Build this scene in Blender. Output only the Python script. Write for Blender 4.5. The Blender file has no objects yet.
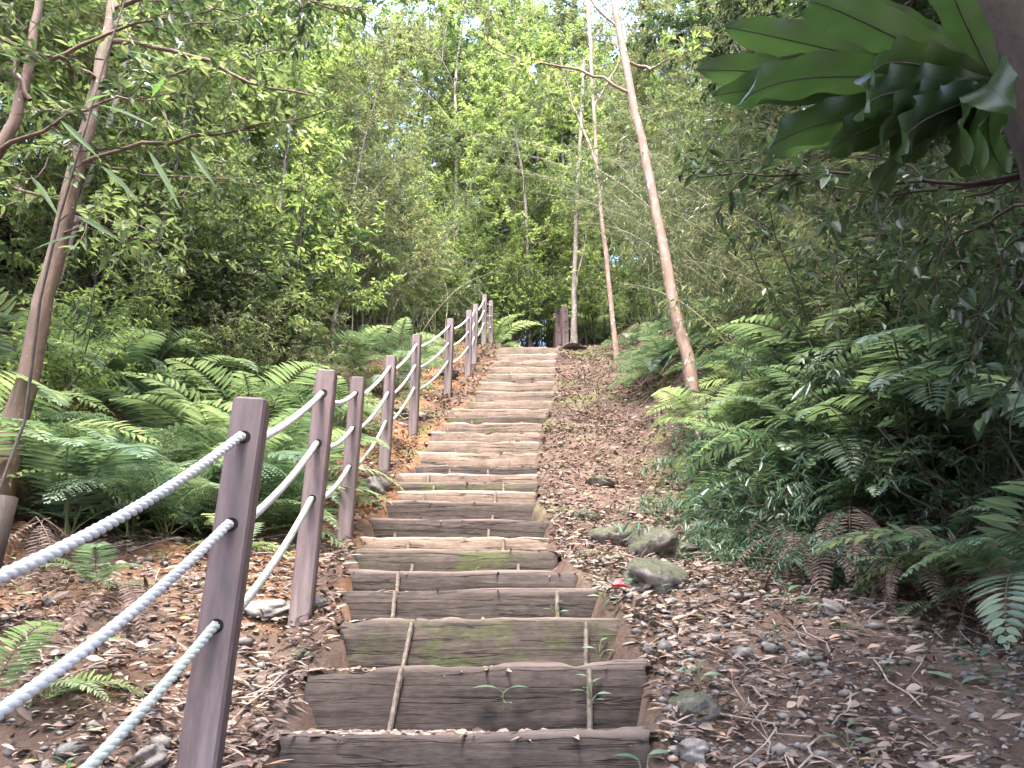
import bpy, math
import numpy as np
from math import radians as R

sc = bpy.context.scene
COL = sc.collection

# ------------------------------------------------------------------ camera, sky, sun, exposure
CZ = 1.6
PITCH = R(22.0)
F = 768.0
cam = bpy.data.cameras.new("camera")
cam.sensor_width = 36.0
cam.lens = 36.0 * F / 1024.0
cam.clip_start = 0.05
cam.clip_end = 2000
cam_o = bpy.data.objects.new("camera", cam)
COL.objects.link(cam_o)
cam_o.location = (0, 0, CZ)
cam_o.rotation_euler = (math.pi / 2 + PITCH, 0, 0)
sc.camera = cam_o

SUN_EL, SUN_AZ = R(66), R(-172)          # azimuth from +Y towards +X
w = bpy.data.worlds.new("World")
sc.world = w
w.use_nodes = True
nt = w.node_tree
bg = nt.nodes["Background"]
sky = nt.nodes.new("ShaderNodeTexSky")
sky.sky_type = 'NISHITA'
sky.sun_disc = False
sky.sun_elevation = SUN_EL
sky.sun_rotation = SUN_AZ
sky.dust_density = 3.0
sky.air_density = 1.0
sky.ozone_density = 1.0
nt.links.new(sky.outputs[0], bg.inputs[0])
bg.inputs[1].default_value = 0.15
sun = bpy.data.lights.new("sun", 'SUN')
sun.energy = 1.5
sun.angle = R(14)
sun.color = (1.0, 0.94, 0.86)
sun_o = bpy.data.objects.new("sun", sun)
COL.objects.link(sun_o)
sd = np.array([math.sin(SUN_AZ) * math.cos(SUN_EL), math.cos(SUN_AZ) * math.cos(SUN_EL), math.sin(SUN_EL)])
from mathutils import Vector
sun_o.rotation_euler = Vector(sd).to_track_quat('Z', 'Y').to_euler()
sun_o.location = (0, 0, 40)
sc.view_settings.view_transform = 'Standard'
sc.view_settings.look = 'None'
sc.view_settings.gamma = 1.0
sc.view_settings.exposure = 3.5
sc.cycles.max_bounces = 9
sc.cycles.diffuse_bounces = 7
sc.cycles.glossy_bounces = 2
sc.cycles.transmission_bounces = 7
sc.cycles.volume_bounces = 0
sc.cycles.sample_clamp_indirect = 6
sc.cycles.use_denoising = True
sc.cycles.use_adaptive_sampling = True
sc.cycles.adaptive_threshold = 0.02

rng = np.random.default_rng(7)

# ------------------------------------------------------------------ mesh helpers
def nrm(a):
    a = np.asarray(a, float)
    return a / np.maximum(np.linalg.norm(a, axis=-1, keepdims=True), 1e-9)

def make_mesh(name, V, faces, mats, smooth=()):
    """faces: list of (int array m x k, material slot)"""
    me = bpy.data.meshes.new(name)
    V = np.asarray(V, np.float32)
    me.vertices.add(len(V))
    me.vertices.foreach_set("co", V.ravel())
    loops = np.concatenate([f.ravel() for f, _ in faces]).astype(np.int32)
    sizes = np.concatenate([np.full(len(f), f.shape[1], np.int32) for f, _ in faces])
    mi = np.concatenate([np.full(len(f), m, np.int32) for f, m in faces])
    sm = np.concatenate([np.full(len(f), m in smooth, bool) for f, m in faces])
    me.loops.add(len(loops))
    me.loops.foreach_set("vertex_index", loops)
    me.polygons.add(len(sizes))
    st = np.concatenate([[0], np.cumsum(sizes)[:-1]]).astype(np.int32)
    me.polygons.foreach_set("loop_start", st)
    me.polygons.foreach_set("loop_total", sizes)
    me.polygons.foreach_set("material_index", mi)
    me.polygons.foreach_set("use_smooth", sm)
    for m in mats:
        me.materials.append(m)
    me.update(calc_edges=True)
    me.validate()
    return me

class MB:
    def __init__(self):
        self.V, self.Fs, self.n = [], [], 0
    def add(self, V, faces, slot=0):
        V = np.asarray(V, float).reshape(-1, 3)
        if not isinstance(faces, list):
            faces = [faces]
        for f in faces:
            self.Fs.append((np.asarray(f, int) + self.n, slot))
        self.V.append(V)
        self.n += len(V)
    def mesh(self, name, mats, smooth=()):
        return make_mesh(name, np.concatenate(self.V), self.Fs, mats, smooth)

def tube(pts, rad, sides=5, cap=False):
    pts = np.asarray(pts, float)
    n = len(pts)
    rad = np.broadcast_to(np.asarray(rad, float), (n,))
    T = nrm(np.gradient(pts, axis=0))
    ref = np.array([0.31, 0.17, 0.93]) if abs(T[:, 2]).mean() < 0.8 else np.array([0.9, 0.35, 0.1])
    A = nrm(np.cross(T, ref))
    B = np.cross(T, A)
    th = np.arange(sides) * 2 * np.pi / sides
    V = pts[:, None] + rad[:, None, None] * (np.cos(th)[None, :, None] * A[:, None] + np.sin(th)[None, :, None] * B[:, None])
    i = np.arange(n - 1)[:, None] * sides
    k = np.arange(sides)[None]
    k2 = (k + 1) % sides
    Fq = np.stack([i + k, i + k2, i + sides + k2, i + sides + k], -1).reshape(-1, 4)
    V = V.reshape(-1, 3)
    if cap:
        f = [Fq, np.arange(sides)[None, ::-1], ((n - 1) * sides + np.arange(sides))[None]]
        return V, f
    return V, [Fq]

def leaves(P, D, N, L, W, near=False, fold=0.18, droop=0.15, wmax=0.42):
    P = np.asarray(P, float); D = nrm(D); N = np.asarray(N, float)
    n = len(P)
    L = np.broadcast_to(L, (n,))[:, None]; W = np.broadcast_to(W, (n,))[:, None]
    S = nrm(np.cross(D, N)); N2 = np.cross(S, D)
    if not near:
        b = P
        t = P + D * L - N2 * droop * L
        l = P + D * L * wmax + S * W / 2 + N2 * fold * W
        r = P + D * L * wmax - S * W / 2 + N2 * fold * W
        V = np.stack([b, r, t, l], 1).reshape(-1, 3)
        i = np.arange(n)[:, None] * 4
        return V, [np.concatenate([i + [0, 1, 2], i + [0, 2, 3]])]
    st = [0.22, 0.48, 0.78]; ww = [0.8, 1.0, 0.56]
    cols = [P]
    for s, k in zip(st, ww):
        mid = P + D * L * s - N2 * droop * L * s * s
        cols += [mid + S * W / 2 * k + N2 * fold * W * k, mid, mid - S * W / 2 * k + N2 * fold * W * k]
    cols.append(P + D * L - N2 * droop * L)
    V = np.stack(cols, 1).reshape(-1, 3)
    i = np.arange(n)[:, None] * 11
    tri = np.concatenate([i + [0, 2, 1], i + [0, 3, 2], i + [7, 8, 10], i + [8, 9, 10]])
    q = np.concatenate([i + [1, 2, 5, 4], i + [2, 3, 6, 5], i + [4, 5, 8, 7], i + [5, 6, 9, 8]])
    return V, [tri, q]

def hash2(ix, iy, s=0):
    h = np.sin(ix * 127.1 + iy * 311.7 + s * 74.7) * 43758.5453
    return h - np.floor(h)

def vnoise(x, y, s=0):
    ix, iy = np.floor(x), np.floor(y)
    fx, fy = x - ix, y - iy
    fx = fx * fx * (3 - 2 * fx); fy = fy * fy * (3 - 2 * fy)
    a = hash2(ix, iy, s); b = hash2(ix + 1, iy, s); c = hash2(ix, iy + 1, s); d = hash2(ix + 1, iy + 1, s)
    return (a * (1 - fx) + b * fx) * (1 - fy) + (c * (1 - fx) + d * fx) * fy - 0.5

def fbm(x, y, s=0, o=3):
    r = 0
    for k in range(o):
        r = r + vnoise(x * 2 ** k, y * 2 ** k, s + k) / 2 ** k
    return r

# ------------------------------------------------------------------ object helpers
def tag(o, label=None, cat=None, group=None, kind=None):
    if label: o["label"] = label
    if cat: o["category"] = cat
    if group: o["group"] = group
    if kind: o["kind"] = kind
    return o

def link(name, me, parent=None, loc=None):
    o = bpy.data.objects.new(name, me)
    COL.objects.link(o)
    if parent is not None: o.parent = parent
    if loc is not None: o.location = loc
    return o

def empty(name, loc=(0, 0, 0), rz=0.0, scale=1.0):
    o = bpy.data.objects.new(name, None)
    COL.objects.link(o)
    o.location = loc
    o.rotation_euler = (0, 0, rz)
    o.scale = (scale,) * 3
    return o

def copy_tree(o, parent=None):
    c = o.copy()
    COL.objects.link(c)
    c.parent = parent
    for ch in list(o.children):
        copy_tree(ch, c)
    return c

# ------------------------------------------------------------------ materials
def new_mat(name):
    m = bpy.data.materials.new(name)
    m.use_nodes = True
    n = m.node_tree
    return m, n, n.nodes["Principled BSDF"]

def N_(n, t, **kw):
    x = n.nodes.new(t)
    for k, v in kw.items():
        if k == "op": x.operation = v
        elif k == "blend": x.blend_type = v; x.data_type = 'RGBA'
        else: x.inputs[k].default_value = v
    return x

def ramp(n, src, stops):
    r = n.nodes.new("ShaderNodeValToRGB")
    e = r.color_ramp.elements
    while len(e) < len(stops): e.new(0.5)
    for i, (p, c) in enumerate(stops):
        e[i].position = p
        e[i].color = (*c, 1)
    n.links.new(src, r.inputs[0])
    return r.outputs[0]

def mixc(n, fac, a, b, blend='MIX'):
    m = n.nodes.new("ShaderNodeMix")
    m.data_type = 'RGBA'; m.blend_type = blend
    for s, v in ((m.inputs[0], fac), (m.inputs[6], a), (m.inputs[7], b)):
        if hasattr(v, "links") or hasattr(v, "is_linked"): n.links.new(v, s)
        elif isinstance(v, (int, float)): s.default_value = v
        else: s.default_value = (*v, 1)
    return m.outputs[2]

def noise(n, scale, detail=4, coord=None, rough=0.55, dist=0.0):
    x = N_(n, "ShaderNodeTexNoise", Scale=scale, Detail=detail, Roughness=rough, Distortion=dist)
    if coord is not None: n.links.new(coord, x.inputs["Vector"])
    return x.outputs["Fac"]

def objcoord(n, scale=None):
    tc = n.nodes.new("ShaderNodeTexCoord")
    if scale is None: return tc.outputs["Object"]
    mp = n.nodes.new("ShaderNodeMapping")
    mp.inputs["Scale"].default_value = scale
    n.links.new(tc.outputs["Object"], mp.inputs["Vector"])
    return mp.outputs["Vector"]

def bump(n, p, h, strength=0.4, dist=0.01):
    b = N_(n, "ShaderNodeBump", Strength=strength, Distance=dist)
    n.links.new(h, b.inputs["Height"])
    n.links.new(b.outputs[0], p.inputs["Normal"])

def leaf_mat(name, stops, transl=0.38, rough=0.42, objvar=0.5, tcol=None, spec=0.5):
    """stops: ramp of leaf colours, from a mix of per-leaf, per-plant and clump-sized variation"""
    m, n, p = new_mat(name)
    g = n.nodes.new("ShaderNodeNewGeometry")
    oi = n.nodes.new("ShaderNodeObjectInfo")
    nz = noise(n, 0.9, 2, objcoord(n))
    a = N_(n, "ShaderNodeMath", op='MULTIPLY'); n.links.new(g.outputs["Random Per Island"], a.inputs[0]); a.inputs[1].default_value = 0.5
    b = N_(n, "ShaderNodeMath", op='MULTIPLY_ADD'); n.links.new(oi.outputs["Random"], b.inputs[0]); b.inputs[1].default_value = 0.3 * objvar; n.links.new(a.outputs[0], b.inputs[2])
    c = N_(n, "ShaderNodeMath", op='MULTIPLY_ADD'); n.links.new(nz, c.inputs[0]); c.inputs[1].default_value = 0.6; n.links.new(b.outputs[0], c.inputs[2])
    d = N_(n, "ShaderNodeMath", op='SUBTRACT'); n.links.new(c.outputs[0], d.inputs[0]); d.inputs[1].default_value = 0.12
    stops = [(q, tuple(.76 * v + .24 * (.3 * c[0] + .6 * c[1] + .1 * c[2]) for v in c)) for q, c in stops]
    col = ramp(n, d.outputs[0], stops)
    n.links.new(col, p.inputs["Base Color"])
    p.inputs["Roughness"].default_value = rough
    p.inputs["Specular IOR Level"].default_value = spec
    t = n.nodes.new("ShaderNodeBsdfTranslucent")
    tc = mixc(n, 1.0, col, tcol or (1.0, 1.0, 0.72), 'MULTIPLY')
    br = N_(n, "ShaderNodeBrightContrast"); n.links.new(tc, br.inputs[0])
    n.links.new(mixc(n, 1.0, tc, (1.7, 1.7, 1.7), 'MULTIPLY'), t.inputs[0])
    ms = n.nodes.new("ShaderNodeMixShader"); ms.inputs[0].default_value = transl
    n.links.new(p.outputs[0], ms.inputs[1]); n.links.new(t.outputs[0], ms.inputs[2])
    n.links.new(ms.outputs[0], n.nodes["Material Output"].inputs[0])
    return m

M = {}
M['leaf_bright'] = leaf_mat("bright_green_leaf", [(0.1, (.045, .085, .016)), (.4, (.11, .18, .035)), (.7, (.21, .28, .06)), (1, (.38, .38, .11))], .52)
M['leaf_mid'] = leaf_mat("green_leaf", [(0.1, (.03, .06, .018)), (.45, (.075, .125, .036)), (.75, (.14, .19, .06)), (1, (.27, .28, .11))], .46)
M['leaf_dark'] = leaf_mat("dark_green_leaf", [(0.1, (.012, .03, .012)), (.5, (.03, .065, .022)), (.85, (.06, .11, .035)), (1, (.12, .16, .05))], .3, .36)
M['leaf_olive'] = leaf_mat("olive_leaf", [(0.1, (.05, .07, .025)), (.5, (.125, .15, .055)), (.8, (.22, .23, .095)), (1, (.34, .27, .14))], .42)
M['leaf_bamboo'] = leaf_mat("bamboo_leaf", [(0.1, (.04, .07, .025)), (.5, (.10, .14, .055)), (.8, (.21, .22, .10)), (1, (.36, .29, .17))], .4, .4)
M['leaf_grassy'] = leaf_mat("bamboo_grass_leaf", [(0.1, (.02, .055, .03)), (.5, (.045, .105, .055)), (.85, (.08, .15, .08)), (1, (.2, .22, .12))], .3, .36)
M['leaf_sapling'] = leaf_mat('sapling_leaf', [(0.1, (.02, .06, .01)), (.5, (.04, .10, .015)), (1, (.06, .13, .025))], .5, .6, spec=.2)
M['fern'] = leaf_mat("fern_frond", [(0.05, (.025, .06, .034)), (.4, (.055, .115, .06)), (.7, (.10, .175, .09)), (1, (.19, .26, .12))], .36, .42, 1.0)
M['fern_bright'] = leaf_mat("bright_fern_frond", [(0.05, (.045, .095, .035)), (.4, (.10, .175, .07)), (.7, (.16, .25, .10)), (1, (.28, .34, .16))], .42, .45, 1.0)
M['dead'] = leaf_mat("dead_brown_frond", [(0.1, (.05, .03, .024)), (.5, (.12, .07, .05)), (1, (.26, .16, .11))], .2, .7, tcol=(1, .8, .6))
M['nest'] = leaf_mat("strap_frond", [(0.1, (.014, .036, .008)), (.5, (.028, .072, .014)), (1, (.05, .11, .022))], .38, .42)

def simple_mat(name, col, rough=0.6, col2=None, scale=20, bumpv=0.0, spec=0.4):
    m, n, p = new_mat(name)
    p.inputs["Roughness"].default_value = rough
    p.inputs["Specular IOR Level"].default_value = spec
    f = noise(n, scale, 4, objcoord(n))
    c = ramp(n, f, [(.3, col), (.7, col2 or col)])
    n.links.new(c, p.inputs["Base Color"])
    if bumpv: bump(n, p, f, bumpv)
    return m

M['stem'] = simple_mat("green_stem", (.06, .08, .03), .6, (.10, .09, .045))
M['rachis'] = simple_mat("frond_stalk", (.07, .09, .035), .5, (.12, .12, .05))
M['twig'] = simple_mat("dark_twig_bark", (.035, .028, .022), .8, (.075, .06, .05))
M['culm'] = simple_mat("bamboo_culm", (.11, .11, .05), .5, (.20, .17, .10), 6)

def bark_mat(name, dark, mid, light, patch=0.62):
    m, n, p = new_mat(name)
    co = objcoord(n)
    f1 = noise(n, 9, 6, objcoord(n, (1, 1, .35)), .65)
    c = ramp(n, f1, [(.3, dark), (.55, mid), (.75, light)])
    f2 = noise(n, 16, 5, co, .6)
    patchf = ramp(n, f2, [(patch - .02, (0, 0, 0)), (patch + .03, (1, 1, 1))])
    c = mixc(n, patchf, c, (.46, .42, .38))
    f3 = noise(n, 5, 4, co)
    c = mixc(n, ramp(n, f3, [(.56, (0, 0, 0)), (.72, (.6, .6, .6))]), c, (.08, .09, .04))
    n.links.new(c, p.inputs["Base Color"])
    p.inputs["Roughness"].default_value = .8
    bump(n, p, f1, .7, .02)
    return m
M['bark_pink'] = bark_mat("pinkish_mottled_bark", (.11, .07, .052), (.23, .15, .115), (.36, .26, .215))
M['bark_brown'] = bark_mat('orange_brown_bark', (.055, .034, .024), (.125, .078, .055), (.21, .145, .11), .67)
M['bark_grey'] = bark_mat("grey_brown_bark", (.07, .055, .045), (.15, .12, .10), (.26, .22, .19))
M['bark_dark'] = bark_mat("dark_rough_bark", (.012, .007, .005), (.034, .022, .017), (.085, .06, .048), .70)
M['bark_pale'] = bark_mat("pale_bark", (.18, .14, .11), (.32, .26, .21), (.48, .42, .37))

def ground_mat():
    m, n, p = new_mat("forest_soil")
    co = objcoord(n)
    f = noise(n, 2.2, 8, co, .65)
    c = ramp(n, f, [(.3, (.045, .029, .022)), (.48, (.09, .059, .045)), (.62, (.14, .095, .073)), (.8, (.21, .145, .112))])
    sx = n.nodes.new("ShaderNodeSeparateXYZ"); n.links.new(co, sx.inputs[0])
    # orange clay bared along the fence, further up the slope
    mx = N_(n, "ShaderNodeMapRange"); n.links.new(sx.outputs[0], mx.inputs[0])
    mx.inputs[1].default_value = -0.2; mx.inputs[2].default_value = -0.9; mx.inputs[3].default_value = 0; mx.inputs[4].default_value = 1
    f2 = noise(n, 1.4, 5, co)
    a = N_(n, "ShaderNodeMath", op='MULTIPLY'); n.links.new(mx.outputs[0], a.inputs[0]); n.links.new(ramp(n, f2, [(.42, (0, 0, 0)), (.56, (1, 1, 1))]), a.inputs[1])
    my = N_(n, "ShaderNodeMapRange"); n.links.new(sx.outputs[1], my.inputs[0])
    my.inputs[1].default_value = 2.6; my.inputs[2].default_value = 4.5
    b = N_(n, "ShaderNodeMath", op='MULTIPLY'); n.links.new(a.outputs[0], b.inputs[0]); n.links.new(my.outputs[0], b.inputs[1])
    f3 = noise(n, 30, 5, co)
    c = mixc(n, b.outputs[0], c, ramp(n, f3, [(.3, (.12, .055, .026)), (.6, (.21, .108, .055)), (.8, (.28, .165, .10))]))
    # moss
    f4 = noise(n, 1.1, 6, co, .7)
    mm = N_(n, "ShaderNodeMapRange"); n.links.new(sx.outputs[1], mm.inputs[0]); mm.inputs[1].default_value = 3.5; mm.inputs[2].default_value = 7.5
    mo = N_(n, "ShaderNodeMath", op='MULTIPLY'); n.links.new(ramp(n, f4, [(.52, (0, 0, 0)), (.62, (.75, .75, .75))]), mo.inputs[0]); n.links.new(mm.outputs[0], mo.inputs[1])
    c = mixc(n, mo.outputs[0], c, ramp(n, f3, [(.3, (.05, .07, .02)), (.7, (.14, .16, .05))]))
    n.links.new(c, p.inputs["Base Color"])
    p.inputs["Roughness"].default_value = .95
    p.inputs["Specular IOR Level"].default_value = .2
    f5 = noise(n, 18, 8, co, .7)
    bump(n, p, f5, .9, .05)
    return m
M['ground'] = ground_mat()

def wood_mat(name, dark, mid, light, moss):
    m, n, p = new_mat(name)
    oi = n.nodes.new("ShaderNodeObjectInfo")
    tc = n.nodes.new("ShaderNodeTexCoord")
    off = N_(n, "ShaderNodeVectorMath", op='MULTIPLY_ADD')
    cmb = n.nodes.new("ShaderNodeCombineXYZ")
    for i in range(3): n.links.new(oi.outputs["Random"], cmb.inputs[i])
    n.links.new(cmb.outputs[0], off.inputs[0]); off.inputs[1].default_value = (37, 19, 53)
    n.links.new(tc.outputs["Object"], off.inputs[2])
    def mapped(s):
        mp = n.nodes.new("ShaderNodeMapping"); mp.inputs["Scale"].default_value = s
        n.links.new(off.outputs[0], mp.inputs["Vector"]); return mp.outputs["Vector"]
    grain = noise(n, 14, 8, mapped((.12, 1, 1.6)), .68, .6)
    blot = noise(n, 5, 6, mapped((1, 1, 1)), .6)
    fine = noise(n, 90, 3, mapped((.25, 1, 1)), .6)
    c = ramp(n, grain, [(.28, dark), (.5, mid), (.72, light)])
    c = mixc(n, ramp(n, blot, [(.4, (0, 0, 0)), (.62, (.75, .75, .75))]), c, dark)
    c = mixc(n, .35, c, ramp(n, fine, [(.35, dark), (.7, light)]))
    cracks = ramp(n, noise(n, 9, 5, mapped((.10, 1, 2.6)), .5, .4), [(.485, (0, 0, 0)), (.5, (1, 1, 1)), (.515, (0, 0, 0))])
    c = mixc(n, cracks, c, (.012, .009, .008))
    if moss:
        mf = noise(n, 4, 6, mapped((1, 1, 1.4)), .65)
        c = mixc(n, ramp(n, mf, [(.56 - .12 * moss, (0, 0, 0)), (.70 - .1 * moss, (.85, .85, .85))]), c, ramp(n, fine, [(.3, (.03, .038, .012)), (.7, (.07, .078, .026))]))
    # pale scuffed upper edge
    sx = n.nodes.new("ShaderNodeSeparateXYZ"); n.links.new(tc.outputs["Object"], sx.inputs[0])
    ed = N_(n, "ShaderNodeMapRange"); n.links.new(sx.outputs[2], ed.inputs[0]); ed.inputs[1].default_value = -.022; ed.inputs[2].default_value = 0.0
    e2 = N_(n, "ShaderNodeMath", op='MULTIPLY'); n.links.new(ed.outputs[0], e2.inputs[0]); n.links.new(ramp(n, blot, [(.3, (.2, .2, .2)), (.6, (.85, .85, .85))]), e2.inputs[1])
    c = mixc(n, e2.outputs[0], c, tuple(min(1, x * 1.5) for x in light))
    n.links.new(c, p.inputs["Base Color"])
    p.inputs["Roughness"].default_value = .85
    p.inputs["Specular IOR Level"].default_value = .25
    hs = mixc(n, .4, grain, blot)
    hs = mixc(n, cracks, hs, (0, 0, 0))
    bump(n, p, hs, .8, .02)
    return m
M['wood_dark'] = wood_mat("dark_weathered_timber", (.02, .015, .013), (.045, .034, .029), (.095, .072, .062), 0)
M['wood_mossy'] = wood_mat("mossy_timber", (.024, .018, .015), (.052, .04, .032), (.105, .08, .066), .6)
M['wood_pale'] = wood_mat("pale_worn_timber", (.075, .052, .038), (.145, .104, .078), (.25, .188, .15), 0)
M['wood_pink'] = wood_mat("dusty_reddish_timber", (.066, .045, .035), (.135, .096, .075), (.235, .174, .14), .12)
M['rebar'] = simple_mat("rusty_rod", (.10, .075, .06), .7, (.24, .19, .15), 60, .4)
M['hole'] = simple_mat("dark_rope_hole", (.005, .004, .004), .9)

def post_mat():
    m, n, p = new_mat("brown_recycled_plastic")
    co = objcoord(n)
    f = noise(n, 3.5, 6, objcoord(n, (1, 1, .3)), .6)
    c = ramp(n, f, [(.3, (.050, .029, .028)), (.5, (.084, .050, .049)), (.72, (.125, .080, .080))])
    f2 = noise(n, 45, 5, objcoord(n, (1, 1, .15)), .6)
    c = mixc(n, .38, c, ramp(n, f2, [(.35, (.045, .03, .03)), (.7, (.18, .125, .128))]))
    # soil splashed up from the ground, green film in patches
    sx = n.nodes.new("ShaderNodeSeparateXYZ"); n.links.new(co, sx.inputs[0])
    mr = N_(n, "ShaderNodeMapRange"); n.links.new(sx.outputs[2], mr.inputs[0]); mr.inputs[1].default_value = .55; mr.inputs[2].default_value = 0.0
    f3 = noise(n, 12, 5, co)
    s = N_(n, "ShaderNodeMath", op='MULTIPLY'); n.links.new(mr.outputs[0], s.inputs[0]); n.links.new(ramp(n, f3, [(.4, (0, 0, 0)), (.7, (.8, .8, .8))]), s.inputs[1])
    c = mixc(n, s.outputs[0], c, (.10, .072, .055))
    f4 = noise(n, 7, 7, objcoord(n, (1, 1, .12)), .7)
    c = mixc(n, ramp(n, f4, [(.54, (0, 0, 0)), (.66, (.55, .55, .55))]), c, (.20, .155, .15))
    n.links.new(c, p.inputs["Base Color"])
    p.inputs["Roughness"].default_value = .5
    p.inputs["Specular IOR Level"].default_value = .5
    bump(n, p, f2, .12, .004)
    return m
M['post'] = post_mat()
M['post_old'] = simple_mat("grey_brown_post", (.07, .055, .05), .7, (.14, .11, .10), 8, .3)

def rope_mat():
    m, n, p = new_mat("white_twisted_rope")
    co = objcoord(n)
    f = noise(n, 3, 5, co); g = noise(n, 120, 3, co)
    c = ramp(n, f, [(.35, (.38, .375, .365)), (.55, (.58, .57, .56)), (.75, (.35, .355, .30))])
    c = mixc(n, .3, c, ramp(n, g, [(.3, (.30, .30, .30)), (.7, (.8, .8, .8))]))
    n.links.new(c, p.inputs["Base Color"])
    p.inputs["Roughness"].default_value = .7
    return m
M['rope'] = rope_mat()
def rope_mat2():
    m = M['rope'].copy(); m.name = "greenish_twisted_rope"
    for x in m.node_tree.nodes:
        if x.type == 'VALTORGB' and x.color_ramp.elements[0].color[2] > .36:
            for e, c in zip(x.color_ramp.elements, [(.27, .30, .22), (.40, .42, .34), (.22, .26, .17)]): e.color = (*c, 1)
    return m
M['rope_green'] = rope_mat2()

def rock_mat(name, moss):
    m, n, p = new_mat(name)
    co = objcoord(n)
    f = noise(n, 8, 7, co, .65)
    c = ramp(n, f, [(.3, (.07, .06, .055)), (.55, (.16, .14, .13)), (.75, (.28, .25, .235))])
    if moss:
        f2 = noise(n, 5, 7, co, .7); f3 = noise(n, 60, 4, co)
        g = n.nodes.new("ShaderNodeNewGeometry"); sx = n.nodes.new("ShaderNodeSeparateXYZ"); n.links.new(g.outputs["Normal"], sx.inputs[0])
        a = N_(n, "ShaderNodeMath", op='MULTIPLY_ADD'); n.links.new(sx.outputs[2], a.inputs[0]); a.inputs[1].default_value = .22; n.links.new(f2, a.inputs[2])
        c = mixc(n, ramp(n, a.outputs[0], [(.46, (0, 0, 0)), (.6, (.9, .9, .9))]), c, ramp(n, f3, [(.3, (.014, .018, .007)), (.55, (.032, .036, .013)), (.75, (.066, .068, .026))]))
    n.links.new(c, p.inputs["Base Color"])
    p.inputs["Roughness"].default_value = .9
    bump(n, p, f, .8, .03)
    return m
M['rock'] = rock_mat("grey_rock", False)
M['rock_mossy'] = rock_mat("mossy_rock", True)

def litter_mat():
    m, n, p = new_mat("fallen_leaf")
    g = n.nodes.new("ShaderNodeNewGeometry")
    c = ramp(n, g.outputs["Random Per Island"], [(0, (.05, .033, .027)), (.3, (.11, .072, .058)), (.55, (.155, .108, .084)), (.78, (.21, .152, .118)), (.92, (.28, .212, .168)), (.97, (.28, .13, .06)), (1, (.10, .13, .045))])
    n.links.new(c, p.inputs["Base Color"])
    p.inputs["Roughness"].default_value = .65
    return m
M['litter'] = litter_mat()
def pebble_mat():
    m, n, p = new_mat("pebble")
    g = n.nodes.new("ShaderNodeNewGeometry")
    c = ramp(n, g.outputs["Random Per Island"], [(0, (.04, .036, .034)), (.4, (.085, .073, .066)), (.75, (.14, .118, .104)), (.92, (.21, .18, .16)), (1, (.24, .13, .085))])
    f = noise(n, 40, 4, objcoord(n))
    c = mixc(n, .3, c, ramp(n, f, [(.3, (.05, .045, .04)), (.7, (.32, .29, .27))]))
    n.links.new(c, p.inputs["Base Color"])
    p.inputs["Roughness"].default_value = .75
    return m
M['pebble'] = pebble_mat()
M['red'] = simple_mat("red_petal", (.65, .03, .05), .5, (.75, .06, .09))

# ------------------------------------------------------------------ lie of the land
cP, sP = math.cos(PITCH), math.sin(PITCH)
PY = np.array([-8, 2.6, 3.0, 3.43, 3.76, 4.11, 4.62, 5.18, 6.05, 6.68, 8.04, 9.66, 11.25, 13.3, 14.1, 15.2, 16.2, 19, 26, 45, 120])
PZ = np.array([-5.7, -.12, .1, .3, .46, .61, .80, 1.0, 1.42, 1.85, 2.72, 3.75, 4.7, 6.02, 6.56, 7.0, 7.4, 8.75, 12.0, 20.0, 42.0]) + CZ
def prof(y): return np.interp(y, PY, PZ)

def at(px, py, Y):
    """the point at forward distance Y seen at pixel (px, py)"""
    v = (384 - py) / F; u = (px - 512) / F
    s = Y / (cP - v * sP)
    return np.array([u * s, Y, CZ + s * (sP + v * cP)])

def on_profile(py):
    v = (384 - py) / F
    y = np.linspace(2.2, 16, 6000)
    k = (sP + v * cP) / (cP - v * sP)
    return float(y[np.argmax(prof(y) - CZ >= k * y)])

STEPS = [  # left end (px), right end (px), top edge left, top edge right, finish
    (278, 652, 738, 727, 'wood_dark'), (305, 648, 671, 659, 'wood_dark'), (340, 620, 617, 616, 'wood_mossy'), (343, 597, 589, 587, 'wood_dark'),
    (348, 577, 568, 572, 'wood_dark'), (355, 557, 547, 550, 'wood_mossy'), (360, 550, 535, 537, 'wood_pale'), (369, 550, 516, 521, 'wood_dark'),
    (385, 537, 499, 503, 'wood_dark'), (396, 537, 490, 491, 'wood_pale'), (398, 538, 481, 482, 'wood_mossy'), (400, 538, 473, 474, 'wood_pale'),
    (413, 538, 464, 465, 'wood_dark'), (417, 538, 451, 452, 'wood_pale'), (427, 540, 440.5, 441, 'wood_pink'), (430, 541, 430.5, 431, 'wood_pink'),
    (444, 543, 422, 422.5, 'wood_pink'), (447, 546, 416, 416, 'wood_mossy'), (452, 549, 408, 408, 'wood_pale'), (466, 553, 400, 400, 'wood_pink'),
    (475, 555, 391, 391, 'wood_pink'), (480, 555, 381.5, 381, 'wood_pale'), (486, 555, 374, 373, 'wood_pink'), (490, 556, 367, 366.5, 'wood_pale'),
    (493, 556, 360.5, 360, 'wood_pink'), (496, 557, 354, 353.5, 'wood_pale'), (499, 559, 346.5, 346.5, 'wood_pink')]
SY, SXL, SXR, SZ = [], [], [], []
for (a, b, ya, yb, _m) in STEPS:
    Y = on_profile((ya + yb) / 2)
    pl, pr = at(a, ya, Y), at(b, yb, Y)
    SY.append(Y); SXL.append(pl[0]); SXR.append(pr[0]); SZ.append((pl[2], pr[2]))
SY = np.array(SY); SXL = np.array(SXL); SXR = np.array(SXR); SZ = np.array(SZ)

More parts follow.
